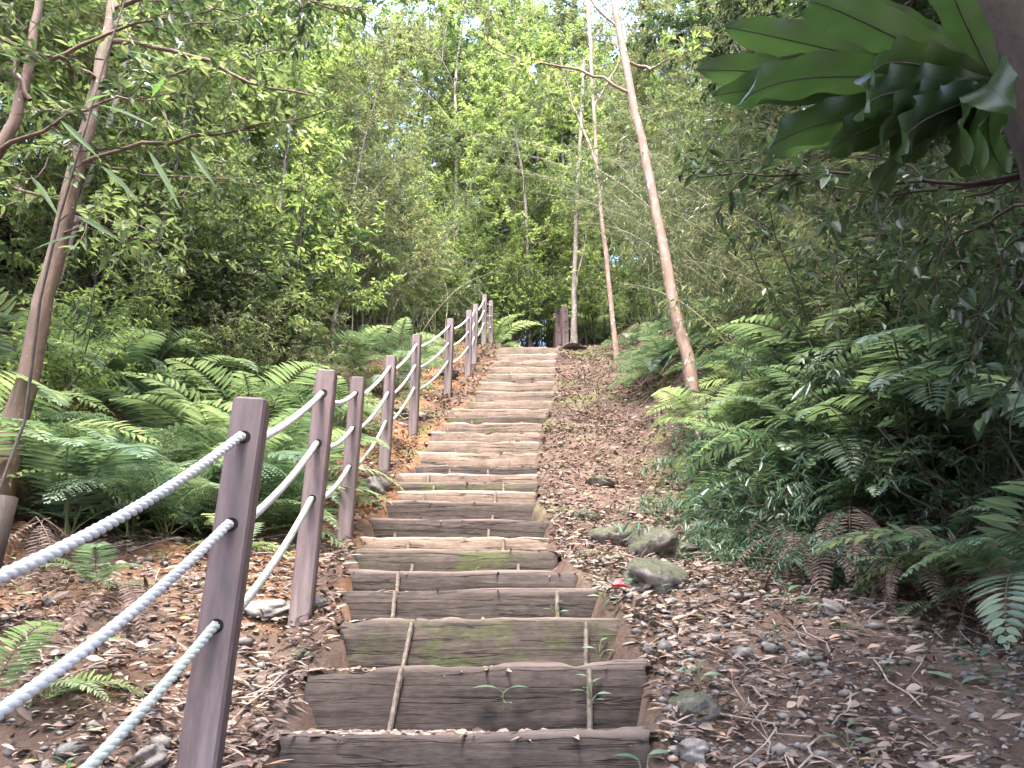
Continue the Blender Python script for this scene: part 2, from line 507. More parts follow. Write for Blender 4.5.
POSTS = [(-1.0, .78), (-.805, 2.2), (-.955, 3.62), (-1.11, 5.1), (-1.15, 6.68), (-1.09, 8.04), (-.87, 9.66), (-.70, 11.25), (-.665, 12.3), (-.57, 14.1), (-.46, 15.2)]
PXs = np.array([p[0] for p in POSTS]); PYs = np.array([p[1] for p in POSTS])
def post_base(y): return prof(y) + .03 + .035 * (1 - sstep(2.3, 3.4, y))

def sstep(a, b, x):
    t = np.clip((x - a) / (b - a), 0, 1)
    return t * t * (3 - 2 * t)

def ground(x, y, rough=True):
    x = np.asarray(x, float); y = np.asarray(y, float)
    xl = np.interp(y, SY, SXL); xr = np.interp(y, SY, SXR); xp = np.interp(y, PYs, PXs)
    z = prof(y)
    z = z - .05
    inside = sstep(xl + .01, xl + .09, x) * (1 - sstep(xr - .09, xr - .01, x)) * (1 - sstep(15.0, 15.6, y))
    z = z - .26 * inside
    st = np.interp(y, [3.0, 5.0, 7.5], [1.7, 1.25, 1.0])
    z = z + .5 * sstep(st, st + .8, x - xr) + .30 * np.maximum(0, x - xr - st - .6)
    dl = xp - x
    z = z + .05 * sstep(0, .5, dl) + .75 * sstep(1.2, 3.0, dl) + .34 * np.maximum(0, dl - 2.4)
    z = np.where(np.abs(x) > 14, z + 0, z)
    if rough:
        z = z + (1 - inside * .8) * (.12 * fbm(x * .9 + 3, y * .9, 1) + .05 * fbm(x * 4, y * 4, 5))
    return z

def gp(px, Y):
    """ground point at forward distance Y that is seen in picture column px"""
    x = 0.0
    for _ in range(6):
        z = float(ground(x, Y))
        x = (px - 512) / F * (Y * cP + (z - CZ) * sP)
    return np.array([x, Y, float(ground(x, Y))])

def axis(dense0, dense1, step, lo, hi):
    a = list(np.arange(dense0, dense1 + 1e-6, step))
    s = step
    while a[-1] < hi: s *= 1.22; a.append(a[-1] + s)
    s = step; b = []
    v = dense0
    while v > lo: s *= 1.22; v -= s; b.append(v)
    return np.array(b[::-1] + a)
gx = axis(-4.2, 4.2, .06, -160, 160); gy = axis(0.6, 16.5, .06, -60, 260)
GX, GY = np.meshgrid(gx, gy)
GZ = ground(GX, GY)
nx, ny = len(gx), len(gy)
i = (np.arange(ny - 1)[:, None] * nx + np.arange(nx - 1)[None]).ravel()
gm = make_mesh("ground", np.stack([GX, GY, GZ], -1).reshape(-1, 3), [(np.stack([i, i + 1, i + nx + 1, i + nx], 1), 0)], [M['ground']], (0,))
tag(link("ground", gm), kind='structure')

# trodden soil of the treads
mb = MB()
for k in range(len(SY)):
    y0 = SY[k] + .04; y1 = SY[k + 1] + .03 if k + 1 < len(SY) else SY[k] + 1.6
    xs = np.linspace(SXL[k] - .03, SXR[k] + .03, 26); ys = np.linspace(y0, y1, 7)
    X, Yg = np.meshgrid(xs, ys)
    t = (X - SXL[k]) / (SXR[k] - SXL[k])
    Z = SZ[k][0] * (1 - t) + SZ[k][1] * t - .022 + .018 * fbm(X * 9, Yg * 9, 11)
    if k + 1 == len(SY): Z = Z + (Yg - y0) * .18
    i = (np.arange(6)[:, None] * 26 + np.arange(25)[None]).ravel()
    mb.add(np.stack([X, Yg, Z], -1).reshape(-1, 3), np.stack([i, i + 1, i + 27, i + 26], 1))
tag(link("path", mb.mesh("path", [M['ground']], (0,))), kind='structure')

# ------------------------------------------------------------------ timber steps
ORD = ["lowest", "second", "third", "fourth", "fifth", "sixth", "seventh", "eighth", "ninth", "tenth", "eleventh", "twelfth", "thirteenth", "fourteenth", "fifteenth",
       "sixteenth", "seventeenth", "eighteenth", "nineteenth", "twentieth", "twenty-first", "twenty-second", "twenty-third", "twenty-fourth", "twenty-fifth", "twenty-sixth", "topmost"]
LOOK = {'wood_dark': "dark weathered timber step", 'wood_mossy': "dark timber step patched with green moss", 'wood_pale': "pale worn timber step", 'wood_pink': "dusty reddish timber step"}

def beam_mesh(W, H, T, seed, tilt):
    """a sawn beam, its top edge at z = 0, front face at y = 0, worn along its edges"""
    n, ring = 44, 12
    xs = np.linspace(0, W, n)
    prof2 = np.array([(0, -H), (0, -H * .66), (0, -H * .33), (.002, -.03), (.014, -.007), (.034, 0), (T * .6, 0), (T - .02, -.004), (T, -.02), (T, -H * .5), (T, -H), (T * .5, -H)])
    V = np.zeros((n, ring, 3))
    for j, (yy, zz) in enumerate(prof2):
        V[:, j, 0] = xs
        topness = max(0, 1 + zz / .08)
        V[:, j, 1] = yy + .016 * fbm(xs * 3 + seed * 7, np.full(n, j * .7), seed) * (1 if yy < T * .5 else .5)
        chip = np.minimum(0, fbm(xs * 5 + seed * 3, np.full(n, 2.), seed + 3) + .12) * .05
        V[:, j, 2] = zz + topness * (.018 * fbm(xs * 2.2 + seed, np.full(n, 1.), seed + 9) + chip) + tilt * (xs / W - .5)
    V[0, :, 0] += .025 * (np.array([hash2(np.float64(j), np.float64(seed), 3) for j in range(ring)]) - .3)
    V[-1, :, 0] -= .025 * (np.array([hash2(np.float64(j), np.float64(seed), 5) for j in range(ring)]) - .3)
    i = np.arange(n - 1)[:, None] * ring; k = np.arange(ring)[None]; k2 = (k + 1) % ring
    Fq = np.stack([i + k, i + ring + k, i + ring + k2, i + k2], -1).reshape(-1, 4)
    return V.reshape(-1, 3), [Fq, np.arange(ring)[None], ((n - 1) * ring + np.arange(ring))[None, ::-1]]

for k, (a, b, ya, yb, mname) in enumerate(STEPS):
    Wd = SXR[k] - SXL[k]
    zm = SZ[k].mean()
    H = (zm - (SZ[k - 1].mean() if k else zm - .3)) + .09
    e = empty("timber_step", (SXL[k], SY[k], zm))
    tag(e, f"{LOOK[mname]}, {ORD[k]} of the flight" + ("" if k == 26 else " counted from the bottom"), "step", "timber steps up the slope")
    mb = MB(); mb.add(*beam_mesh(Wd, H, .12, k + 1, SZ[k][1] - SZ[k][0]))
    link("beam", mb.mesh("beam", [M[mname]], (0,)), e)
    # iron rods driven in front of the beam
    pos = {0: (), 1: (.25, .82), 2: (.225, .87), 3: (.2, .84), 4: (.22,), 5: (.28, .8), 7: (.15, .66), 8: (.2, .7), 9: (.2, .7), 11: (.2,), 12: (.3, .6)}.get(k, (.25, .75))
    for j, t in enumerate(pos):
        hr = min(H, .16 + .05 * hash2(k * 1., j * 1.)) if k > 3 else H * (.85 if k != 1 else 1.0)
        lean = .03 * (hash2(k * 3., j * 5.) - .2)
        if k < 4: lean = (.02, .045, .05, .01)[k] * (1 if j == 0 else .2)
        z0 = -H + .02; z1 = min(-.012, z0 + hr)
        mb = MB()
        zz = np.linspace(z0, z1, 12)
        mb.add(*tube(np.stack([t * Wd + lean * (zz - z0) / H, np.full(12, -.014), zz], 1), .0095 + .0012 * (np.arange(12) % 2), 6, True))
        link("stake", mb.mesh("stake", [M['rebar']]), e)

# ------------------------------------------------------------------ rope fence
def box_frame(wid, dep, h, ch=.008):
    a, b = wid / 2, dep / 2
    ring = np.array([(-a + ch, -b), (a - ch, -b), (a, -b + ch), (a, b - ch), (a - ch, b), (-a + ch, b), (-a, b - ch), (-a, -b + ch)])
    zs = [-.25, h * .25, h * .5, h * .75, h - ch, h]
    V = []
    for i_, z in enumerate(zs):
        s = 1 if z < h else (1 - ch / a)
        V += [(x * s, y * s, z) for x, y in ring]
    n = len(zs)
    i = np.arange(n - 1)[:, None] * 8; k = np.arange(8)[None]; k2 = (k + 1) % 8
    return np.array(V), [np.stack([i + k, i + k2, i + 8 + k2, i + 8 + k], -1).reshape(-1, 4), ((n - 1) * 8 + np.arange(8))[None]]

PH = 1.10
DROP = (.13, .39, .665)
def ring_mesh(r0, r1, th):
    n = 14; a = np.arange(n) * 2 * np.pi / n
    rows = []
    for (r, y) in ((r1, 0), (r1, -th), (r0, -th), (r0 * .95, -th * .2)):
        rows.append(np.stack([np.cos(a) * r, np.full(n, y), np.sin(a) * r], 1))
    V = np.concatenate(rows + [np.array([[0, -th * .2, 0]])])
    f = []
    for j in range(3):
        k = np.arange(n); k2 = (k + 1) % n
        f.append(np.stack([j * n + k, (j + 1) * n + k, (j + 1) * n + k2, j * n + k2], 1))
    k = np.arange(n)
    return V, f + [np.stack([3 * n + k, np.full(n, 4 * n), 3 * n + (k + 1) % n], 1)]
mb = MB(); mb.add(*box_frame(.098, .098, PH)); post_me = mb.mesh("shaft", [M['post']])
mb = MB(); mb.add(*ring_mesh(.0168, .0195, .002)); hole_me = mb.mesh("rope_hole", [M['hole']])
PLABEL = ["brown square fence post beside the lowest steps, cropped by the picture edge",
          "nearest brown square fence post, its foot cut off by the picture edge", "second nearest fence post, brown and dark on its shaded side",
          "third nearest fence post, purplish brown, beside the dark steps", "fourth nearest fence post, pinkish brown, on the orange soil",
          "fifth nearest fence post, pinkish brown and rising before the fern bank", "sixth nearest fence post, halfway along the upper rope fence",
          "seventh nearest fence post, the taller front one of a close pair", "eighth nearest fence post, the rear one of a close pair",
          "ninth nearest fence post, just below the top of the steps", "farthest post of the left rope fence, at the head of the steps"]
post_tops = []
for k, (x, y) in enumerate(POSTS):
    dy = np.array([POSTS[min(k + 1, len(POSTS) - 1)][0] - POSTS[max(k - 1, 0)][0], POSTS[min(k + 1, len(POSTS) - 1)][1] - POSTS[max(k - 1, 0)][1]])
    rz = -math.atan2(dy[0], dy[1])
    if k == 1: rz = R(9)
    b = float(post_base(y))
    e = empty("fence_post", (x, y, b), rz)
    e.rotation_euler = (R((.8, -.6, .5, 0, -.5, .7, -.3, .4, 0, -.4, .3)[k]), R((0, .4, .6, .3, 0, -.4, .5, 0, .6, 0, -.3)[k]), rz)
    tag(e, PLABEL[k], "fence post", "posts of the left rope fence")
    link("shaft", post_me, e)
    for d in DROP:
        h = link("rope_hole", hole_me, e, (0, -.0492, PH - d))
        h2 = link("rope_hole", hole_me, e, (0, .0492, PH - d)); h2.rotation_euler = (0, 0, math.pi)
    post_tops.append((np.array([x, y, b + PH]), np.array([-math.sin(rz), math.cos(rz), 0]) * .05))

def rope_strands(pts, r, pitch, sides=6):
    """three strands laid round each other along a polyline"""
    d = np.concatenate([[0], np.cumsum(np.linalg.norm(np.diff(pts, axis=0), axis=1))])
    n = int(d[-1] / .011)
    s = np.linspace(0, d[-1], n)
    c = np.stack([np.interp(s, d, pts[:, q]) for q in range(3)], 1)
    T = nrm(np.gradient(c, axis=0)); A = nrm(np.cross(T, [0, 0, 1.])); B = np.cross(T, A)
    mb = MB()
    for q in range(3):
        ph = s / pitch * 2 * np.pi + q * 2 * np.pi / 3
        P = c + r * .47 * (np.cos(ph)[:, None] * A + np.sin(ph)[:, None] * B)
        mb.add(*tube(P, r * .56, sides, True))
    return mb

SAG = [.085, .035, .04, .05, .05, .05, .05, .03, .05, .03]
RL = ["upper white twisted rope threaded through the left fence posts", "middle white twisted rope threaded through the left fence posts", "lowest greenish white twisted rope threaded through the left fence posts"]
for j, d in enumerate(DROP):
    pts = []
    for k in range(len(post_tops) - 1):
        a, b = post_tops[k][0] + post_tops[k][1] - [0, 0, d], post_tops[k + 1][0] - post_tops[k + 1][1] - [0, 0, d]
        t = np.linspace(0, 1, 25)[:, None]
        seg = a * (1 - t) + b * t
        seg[:, 2] -= (4 * SAG[k] * (t * (1 - t)))[:, 0] * (1 + .25 * (j - 1) * (k % 2))
        pts.append(seg)
    o = link("fence_rope", rope_strands(np.concatenate(pts), .0146, .066).mesh("fence_rope", [M['rope_green' if j == 2 else 'rope']], (0,)))
    tag(o, RL[j], "rope", "ropes of the left fence")

# posts at the top of the steps, on the right
mb = MB(); mb.add(*box_frame(.15, .15, 1.12)); shaft_top = mb.mesh("shaft", [M['post']])
mb = MB(); mb.add(*box_frame(.16, .13, 1.0)); shaft_old = mb.mesh("shaft", [M['post_old']])
tops = []
for (px, Y, me, lab) in ((565, 16.2, shaft_top, "lilac grey post on the right of the head of the steps, tallest there"), (557.5, 17.0, shaft_top, "post half hidden behind the tallest post at the head of the steps"),
                         (588.5, 18.5, shaft_old, "short dark post in shade right of the head of the steps")):
    x = (px - 512) / F * (Y * cP + (prof(Y) - CZ) * sP)
    e = empty("fence_post", (x, Y, float(prof(Y)) - .02), R(20))
    tag(e, lab, "fence post", "posts on the right at the top")
    link("shaft", me, e)
    for d in DROP: link("rope_hole", hole_me, e, (0, -.077, 1.1 - d))
    tops.append(np.array([x, Y, float(prof(Y)) + 1.08]))
t = np.linspace(0, 1, 16)[:, None]
for d, lab in ((.15, "upper rope between the posts right of the head of the steps"), (.5, "lower rope between the posts right of the head of the steps")):
    a, b = tops[0] - [0, 0, d], tops[2] - [0, 0, d]
    s = a * (1 - t) + b * t; s[:, 2] -= (.3 * t * (1 - t))[:, 0]
    tag(link("fence_rope", rope_strands(s, .015, .09, 5).mesh("fence_rope", [M['rope']], (0,))), lab, "rope", "ropes at the top of the steps")

# ------------------------------------------------------------------ rocks
def ico(sub=3):
    import bmesh
    bm = bmesh.new(); bmesh.ops.create_icosphere(bm, subdivisions=sub, radius=1.0)
    V = np.array([v.co for v in bm.verts]); Fc = np.array([[v.index for v in f.verts] for f in bm.faces]); bm.free()
    return V, Fc
I3, I1 = ico(4), ico(1)
def rock(px, Y, size, seed, mat, label, dz=0.0, name="boulder", group=None, cat="rock", x=None):
    V, Fc = I3
    V = V.copy()
    d = 1 + .55 * fbm(V[:, 0] * 1.1 + seed * 5, V[:, 1] * 1.1 + V[:, 2] * 1.7, seed) + .26 * fbm(V[:, 0] * 4 + seed, V[:, 1] * 4 + V[:, 2] * 5, seed + 4) + .12 * np.abs(fbm(V[:, 0] * 9 + seed, V[:, 1] * 9 + V[:, 2] * 8, seed + 8))
    V = V * d[:, None] * np.array(size)
    g = gp(px, Y)
    mb = MB(); mb.add(V, Fc)
    o = link(name, mb.mesh(name, [M[mat]], (0,)), None, g + [0, 0, dz])
    o.rotation_euler = (0, 0, seed * 1.3)
    return tag(o, label, cat, group)
rock(658, 4.75, (.21, .19, .13), 1, 'rock_mossy', "large green mossy boulder in the litter beside the middle steps", .04)
rock(612, 5.0, (.17, .12, .08), 2, 'rock_mossy', "flat mossy rock just left of the large mossy boulder", .02)
rock(652, 3.95, (.17, .14, .12), 3, 'rock_mossy', "dark mossy boulder overgrown with small plants behind the red petal", .01)
rock(600, 6.6, (.16, .12, .06), 4, 'rock_mossy', "low mossy rock higher up beside the steps", .0)
rock(583, 5.6, (.10, .09, .06), 5, 'rock_mossy', "small mossy stone close to the right end of the dark step", .0)
rock(692, 2.85, (.10, .08, .06), 6, 'rock_mossy', "earthy stone at the right end of the second lowest step", .0)
rock(268, 3.7, (.12, .09, .05), 7, 'rock', "grey flat stone at the foot of the second fence post", .02)
rock(310, 3.75, (.08, .07, .05), 8, 'rock', "brownish stone between the second fence post and the steps", .02)
rock(375, 6.3, (.12, .1, .1), 9, 'rock', "dark stone between the third and fourth fence posts", .03)
rock(690, 2.62, (.05, .05, .035), 10, 'rock', "grey stone by the leafy seedling at the lowest step", .0)
rock(150, 2.6, (.05, .04, .035), 11, 'rock', "brown stone on the litter left of the nearest post", .02)
rock(740, 3.7, (.06, .045, .02), 12, 'rock', "dark flat stone in the gravel right of the steps", .01)
rock(832, 3.5, (.05, .045, .04), 13, 'rock', "rounded grey cobble below the leafy bank", .02)
rock(800, 3.1, (.035, .022, .018), 14, 'pebble', "pale pinkish stone lying on the gravel right of the steps", .02)
rock(410, 8.7, (.28, .16, .06), 15, 'rock', "flat stone slab beside the steps below the fifth fence post", .02)
rock(447, 10.9, (.22, .16, .07), 16, 'rock', "flat pale stone at the foot of the sixth fence post", .02)
rock(572, 14.0, (.22, .2, .04), 17, 'rock', "pale flat slab right of the head of the steps", .0)
mb = MB(); mb.add(*leaves(np.zeros((5, 3)), np.array([[1, .2, .15], [-.4, 1, .3], [-.8, -.5, .2], [.4, -.9, .25], [.2, .5, .9]]), np.tile([0, 0, 1.], (5, 1)), .05, .042, True))
tag(link("fallen_flower", mb.mesh("fallen_flower", [M['red']]), None, gp(619, 3.66) + [0, 0, .045]), "bright red fallen flower on the litter right of the steps", "flower")

# ------------------------------------------------------------------ leaf litter, pebbles, twigs
def litter(n, seed):
    r = np.random.default_rng(seed)
    y = 1.9 + 12.5 * r.random(n) ** 1.35
    x = r.uniform(-1, 1, n)
    side = r.random(n)
    xl = np.interp(y, SY, SXL); xr = np.interp(y, SY, SXR)
    xx = np.where(side < .42, xl - .02 - 2.6 * r.random(n) ** 1.2, np.where(side < .86, xr + .02 + 2.4 * r.random(n) ** 1.1, xl + (xr - xl) * r.random(n)))
    on = side >= .86
    k = np.clip(np.searchsorted(SY, y) - 1, 0, len(SY) - 1)
    y = np.where(on, SY[k] + .04 + .2 * r.random(n) ** .7, y)
    z = np.where(on, SZ.mean(1)[k] - .012, ground(xx, y) + .012 + .02 * r.random(n))
    clump = vnoise(xx * 2.5, y * 2.5, 21) + .5
    keep = on | (r.random(n) < .35 + clump)
    xx, y, z, on = xx[keep], y[keep], z[keep], on[keep]
    n = len(z)
    ang = r.uniform(0, 2 * np.pi, n)
    D = np.stack([np.cos(ang), np.sin(ang), np.where(on, r.normal(.04, .10, n), r.normal(.12, .24, n))], 1)
    Nn = np.stack([r.normal(0, .45, n), r.normal(-.35, .45, n), np.ones(n)], 1)
    narrow = r.random(n) < .6
    L = np.where(narrow, .025 + .075 * r.random(n) ** 1.8, .012 + .05 * r.random(n) ** 2); W = L * np.where(narrow, r.uniform(.08, .22, n), r.uniform(.35, .7, n))
    return leaves(np.stack([xx, y, z], 1), D, Nn, L, W, True, fold=.2, droop=.12)
mb = MB(); mb.add(*litter(105000, 3))
tag(link("leaf_litter", mb.mesh("leaf_litter", [M['litter']], (0,))), "dry brown fallen leaves strewn over the slope on both sides of the steps", "leaf litter", kind='stuff')

mb = MB()
r = np.random.default_rng(5)
V0, F0 = I1
n = 5200
y = 1.9 + 4.2 * r.random(n) ** 1.5
xr = np.interp(y, SY, SXR); xl = np.interp(y, SY, SXL)
left = r.random(n) < .25
x = np.where(left, xl - .05 - 1.4 * r.random(n), xr + .03 + 1.9 * r.random(n) ** 1.2)
z = ground(x, y)
s = .006 + .016 * r.random(n) ** 2.5
s *= 1 + 1.0 * (r.random(n) < .04)
sc3 = np.stack([r.uniform(.8, 1.5, n), r.uniform(.8, 1.3, n), r.uniform(.5, .8, n)], 1) * s[:, None]
V = V0[None] * (1 + .15 * r.normal(size=(n, len(V0), 1))) * sc3[:, None]
ca, sa = np.cos(y * 99), np.sin(y * 99)
V = np.stack([V[..., 0] * ca[:, None] - V[..., 1] * sa[:, None], V[..., 0] * sa[:, None] + V[..., 1] * ca[:, None], V[..., 2]], -1)
V += np.stack([x, y, z + s * .35], 1)[:, None]
mb.add(V.reshape(-1, 3), (F0[None] + (np.arange(n) * len(V0))[:, None, None]).reshape(-1, 3))
tag(link("gravel", mb.mesh("gravel", [M['pebble']], (0,))), "small grey pebbles scattered over the soil beside the lower steps", "gravel", kind='stuff')

mb = MB()
r = np.random.default_rng(6)
for q in range(420):
    y = 2.0 + 9 * r.random() ** 1.6
    xl = np.interp(y, SY, SXL); xr = np.interp(y, SY, SXR)
    x = xr + .05 + 2.2 * r.random() if r.random() < .6 else xl - .05 - 1.8 * r.random()
    a = r.uniform(0, np.pi); L = r.uniform(.08, .38)
    t = np.linspace(-.5, .5, 5)
    X = x + L * t * math.cos(a) + .02 * r.normal(size=5) * L * 3; Yv = y + L * t * math.sin(a)
    mb.add(*tube(np.stack([X, Yv, ground(X, Yv) + .02 + .03 * r.random() * (t + .5)], 1), r.uniform(.0015, .004), 4))
tag(link("twig_litter", mb.mesh("twig_litter", [simple_mat("dead_twig", (.11, .08, .065), .8, (.30, .24, .20), 8)])), "thin dead twigs lying about on the leaf covered soil", "twigs", kind='stuff')

mb = MB()
r = np.random.default_rng(15)
LP, LD, LL = [], [], []
for q in range(520):
    y = 2.1 + 10 * r.random() ** 1.3
    xl = np.interp(y, SY, SXL); xr = np.interp(y, SY, SXR)
    x = xr + .04 + 2.0 * r.random() ** 1.3 if r.random() < .6 else xl - .06 - 1.9 * r.random()
    if fbm(np.array(x * 1.3), np.array(y * 1.3), 31) < -.05: continue
    z = float(ground(x, y)); m = r.integers(3, 9); sz = r.uniform(.015, .05)
    az = r.uniform(0, 6.28, m)
    LP.append(np.stack([x + .02 * r.normal(size=m), y + .02 * r.normal(size=m), z + r.uniform(.005, .05, m)], 1)); LD.append(np.stack([np.cos(az), np.sin(az), r.uniform(-.1, .8, m)], 1)); LL.append(np.full(m, sz))
LP, LD, LL = map(np.concatenate, (LP, LD, LL))
mb.add(*leaves(LP, LD, np.tile([0, -.2, 1.], (len(LP), 1)), LL, LL * .38, True))
tag(link("ground_cover", mb.mesh("ground_cover", [M['fern']])), "tiny green sprouts scattered over the litter beside the steps", "ground cover", kind='stuff')

# ------------------------------------------------------------------ vegetation makers
def wander(r, p0, d0, L, n=7, curl=.25, up=0.0):
    pts = [np.array(p0, float)]; d = nrm(np.array(d0, float))
    for _ in range(n):
        d = nrm(d + r.normal(0, curl, 3) * .5 + np.array([0, 0, up]))
        pts.append(pts[-1] + d * L / n)
    return np.array(pts)

def foliate(r, limbs, wood, crown, tw_per_m=5, tw_len=(.4, .9), lv_per_m=34, leaf=(.09, .035), near=False, start=.25, droop=.25, tw_r=.004, sub=True, spread=.55):
    P, D, Nn, L = [], [], [], []
    for pts in limbs:
        seg = np.linalg.norm(np.diff(pts, axis=0), axis=1); d = np.concatenate([[0], np.cumsum(seg)]); tot = d[-1]
        nt_ = max(2, int(tot * tw_per_m))
        for s in tot * (start + (1 - start) * np.sort(r.random(nt_))):
            p = np.array([np.interp(s, d, pts[:, q]) for q in range(3)])
            T = nrm(np.array([np.interp(min(s + .1, tot), d, pts[:, q]) for q in range(3)]) - np.array([np.interp(max(s - .1, 0), d, pts[:, q]) for q in range(3)]))
            dv = nrm(T * .7 + r.normal(0, spread, 3) + [0, 0, .08])
            tl = r.uniform(*tw_len) * (1.1 - .5 * s / tot)
            tw = wander(r, p, dv, tl, 4, .35, -.06)
            if sub: wood.add(*tube(tw, np.linspace(tw_r, tw_r * .35, 5), 3), 0)
            m = max(3, int(tl * lv_per_m))
            t = np.sort(r.random(m)) ** .8 * 4
            i0 = np.minimum(t.astype(int), 3); f = (t - i0)[:, None]
            pp = tw[i0] * (1 - f) + tw[i0 + 1] * f
            td = nrm(tw[i0 + 1] - tw[i0])
            side = nrm(np.cross(td, r.normal(0, .35, (m, 3)) + [0, 0, 1]))
            sg = np.where(np.arange(m) % 2, 1, -1)[:, None]
            P.append(pp); D.append(td * .55 + side * sg * .8 + r.normal(0, .25, (m, 3)) + [0, 0, -droop])
            Nn.append(r.normal(0, .38, (m, 3)) + [0, 0, 1]); L.append(r.uniform(.65, 1.15, m) * leaf[0])
    P, D, Nn, L = map(np.concatenate, (P, D, Nn, L))
    crown.add(*leaves(P, D, Nn, L, L * leaf[1] / leaf[0] * r.uniform(.8, 1.2, len(L)), near))
    return len(P)

def tree_meshes(seed, H=9, r0=.09, start=.35, nl=16, limb=(1.6, 2.6), leaf=(.10, .04), mat='leaf_mid', bark='bark_grey', dens=1.0, up=.03, lean=.04, leaf_droop=.25, lift=.45):
    r = np.random.default_rng(seed)
    tr = wander(r, (0, 0, -.15), (r.normal(0, lean), r.normal(0, lean), 1), H, 14, .10, .05)
    wood, crown = MB(), MB()
    rad = np.linspace(1, .15, 15) ** .9 * r0
    rad[0] *= 1.35
    wood.add(*tube(tr, rad, 9), 0)
    limbs = [tr[9:]]
    for k in range(nl):
        f = start + (1 - start) * (k + r.random() * .8) / nl
        s = f * 14; i0 = min(int(s), 13); p = tr[i0] * (1 - (s - i0)) + tr[i0 + 1] * (s - i0)
        az = k * 2.4 + r.normal(0, .4)
        Ls = r.uniform(*limb) * (1.15 - .75 * (f - start) / (1 - start))
        lb = wander(r, p, (math.cos(az), math.sin(az), lift + .3 * r.random()), Ls, 7, .25, up)
        wood.add(*tube(lb, np.linspace(rad[i0] * .45, .004, 8), 5), 0)
        limbs.append(lb)
        if Ls > 1.2:
            for q in (2, 4):
                lb2 = wander(r, lb[q], nrm(lb[q + 1] - lb[q]) + r.normal(0, .6, 3), Ls * .5, 5, .3, up)
                wood.add(*tube(lb2, np.linspace(rad[i0] * .22, .003, 6), 4), 0)
                limbs.append(lb2)
    foliate(r, limbs, wood, crown, 5.6 * dens, (.45, 1.0), 58, leaf, droop=leaf_droop)
    return wood.mesh("trunk", [M[bark]], (0,)), crown.mesh("crown", [M[mat]])

def shrub_meshes(seed, H=1.6, ns=16, leaf=(.09, .035), mat='leaf_mid', dens=1.0, near=False, spread=.7, droop=.3):
    r = np.random.default_rng(seed)
    wood, crown = MB(), MB(); limbs = []
    for k in range(ns):
        az = k * 2.4; o = spread * r.random()
        st = wander(r, (.15 * math.cos(az), .15 * math.sin(az), -.1), (o * math.cos(az), o * math.sin(az), 1), H * r.uniform(.65, 1.1), 7, .3, -.01)
        wood.add(*tube(st, np.linspace(.012, .003, 8), 4), 0); limbs.append(st)
    foliate(r, limbs, wood, crown, 7 * dens, (.25, .6), 34, leaf, near, .2, droop, .003)
    return wood.mesh("stems", [M['twig']]), crown.mesh("foliage", [M[mat]])

def bamboo_meshes(seed, H=5.5, nc=14, spread=.5, mat='leaf_bamboo', dens=1.0, leaf=(.15, .018), near=False, r0=.014, low=.25, omax=.28, bendk=.28):
    r = np.random.default_rng(seed)
    wood, crown = MB(), MB(); limbs = []
    for k in range(nc):
        az = r.uniform(0, 6.28); o = r.uniform(.05, omax)
        h = H * r.uniform(.6, 1.1)
        p0 = (spread * r.normal(), spread * r.normal(), -.1)
        st = wander(r, p0, (o * math.cos(az), o * math.sin(az), 1), h, 12, .06, 0)
        bend = np.linspace(0, 1, 13) ** (3 if bendk < .4 else 2) * h * bendk
        st = st + np.outer(bend, [math.cos(az), math.sin(az), -.45 if bendk < .4 else -.8])
        rad = np.linspace(r0, .003, 13)
        wood.add(*tube(st, rad, 6), 0); limbs.append(st)
    foliate(r, limbs, wood, crown, 5.5 * dens, (.35, .8), 30, leaf, near, low, .55, .0022, spread=.7)
    return wood.mesh("culms", [M['culm']], (0,)), crown.mesh("foliage", [M[mat]])

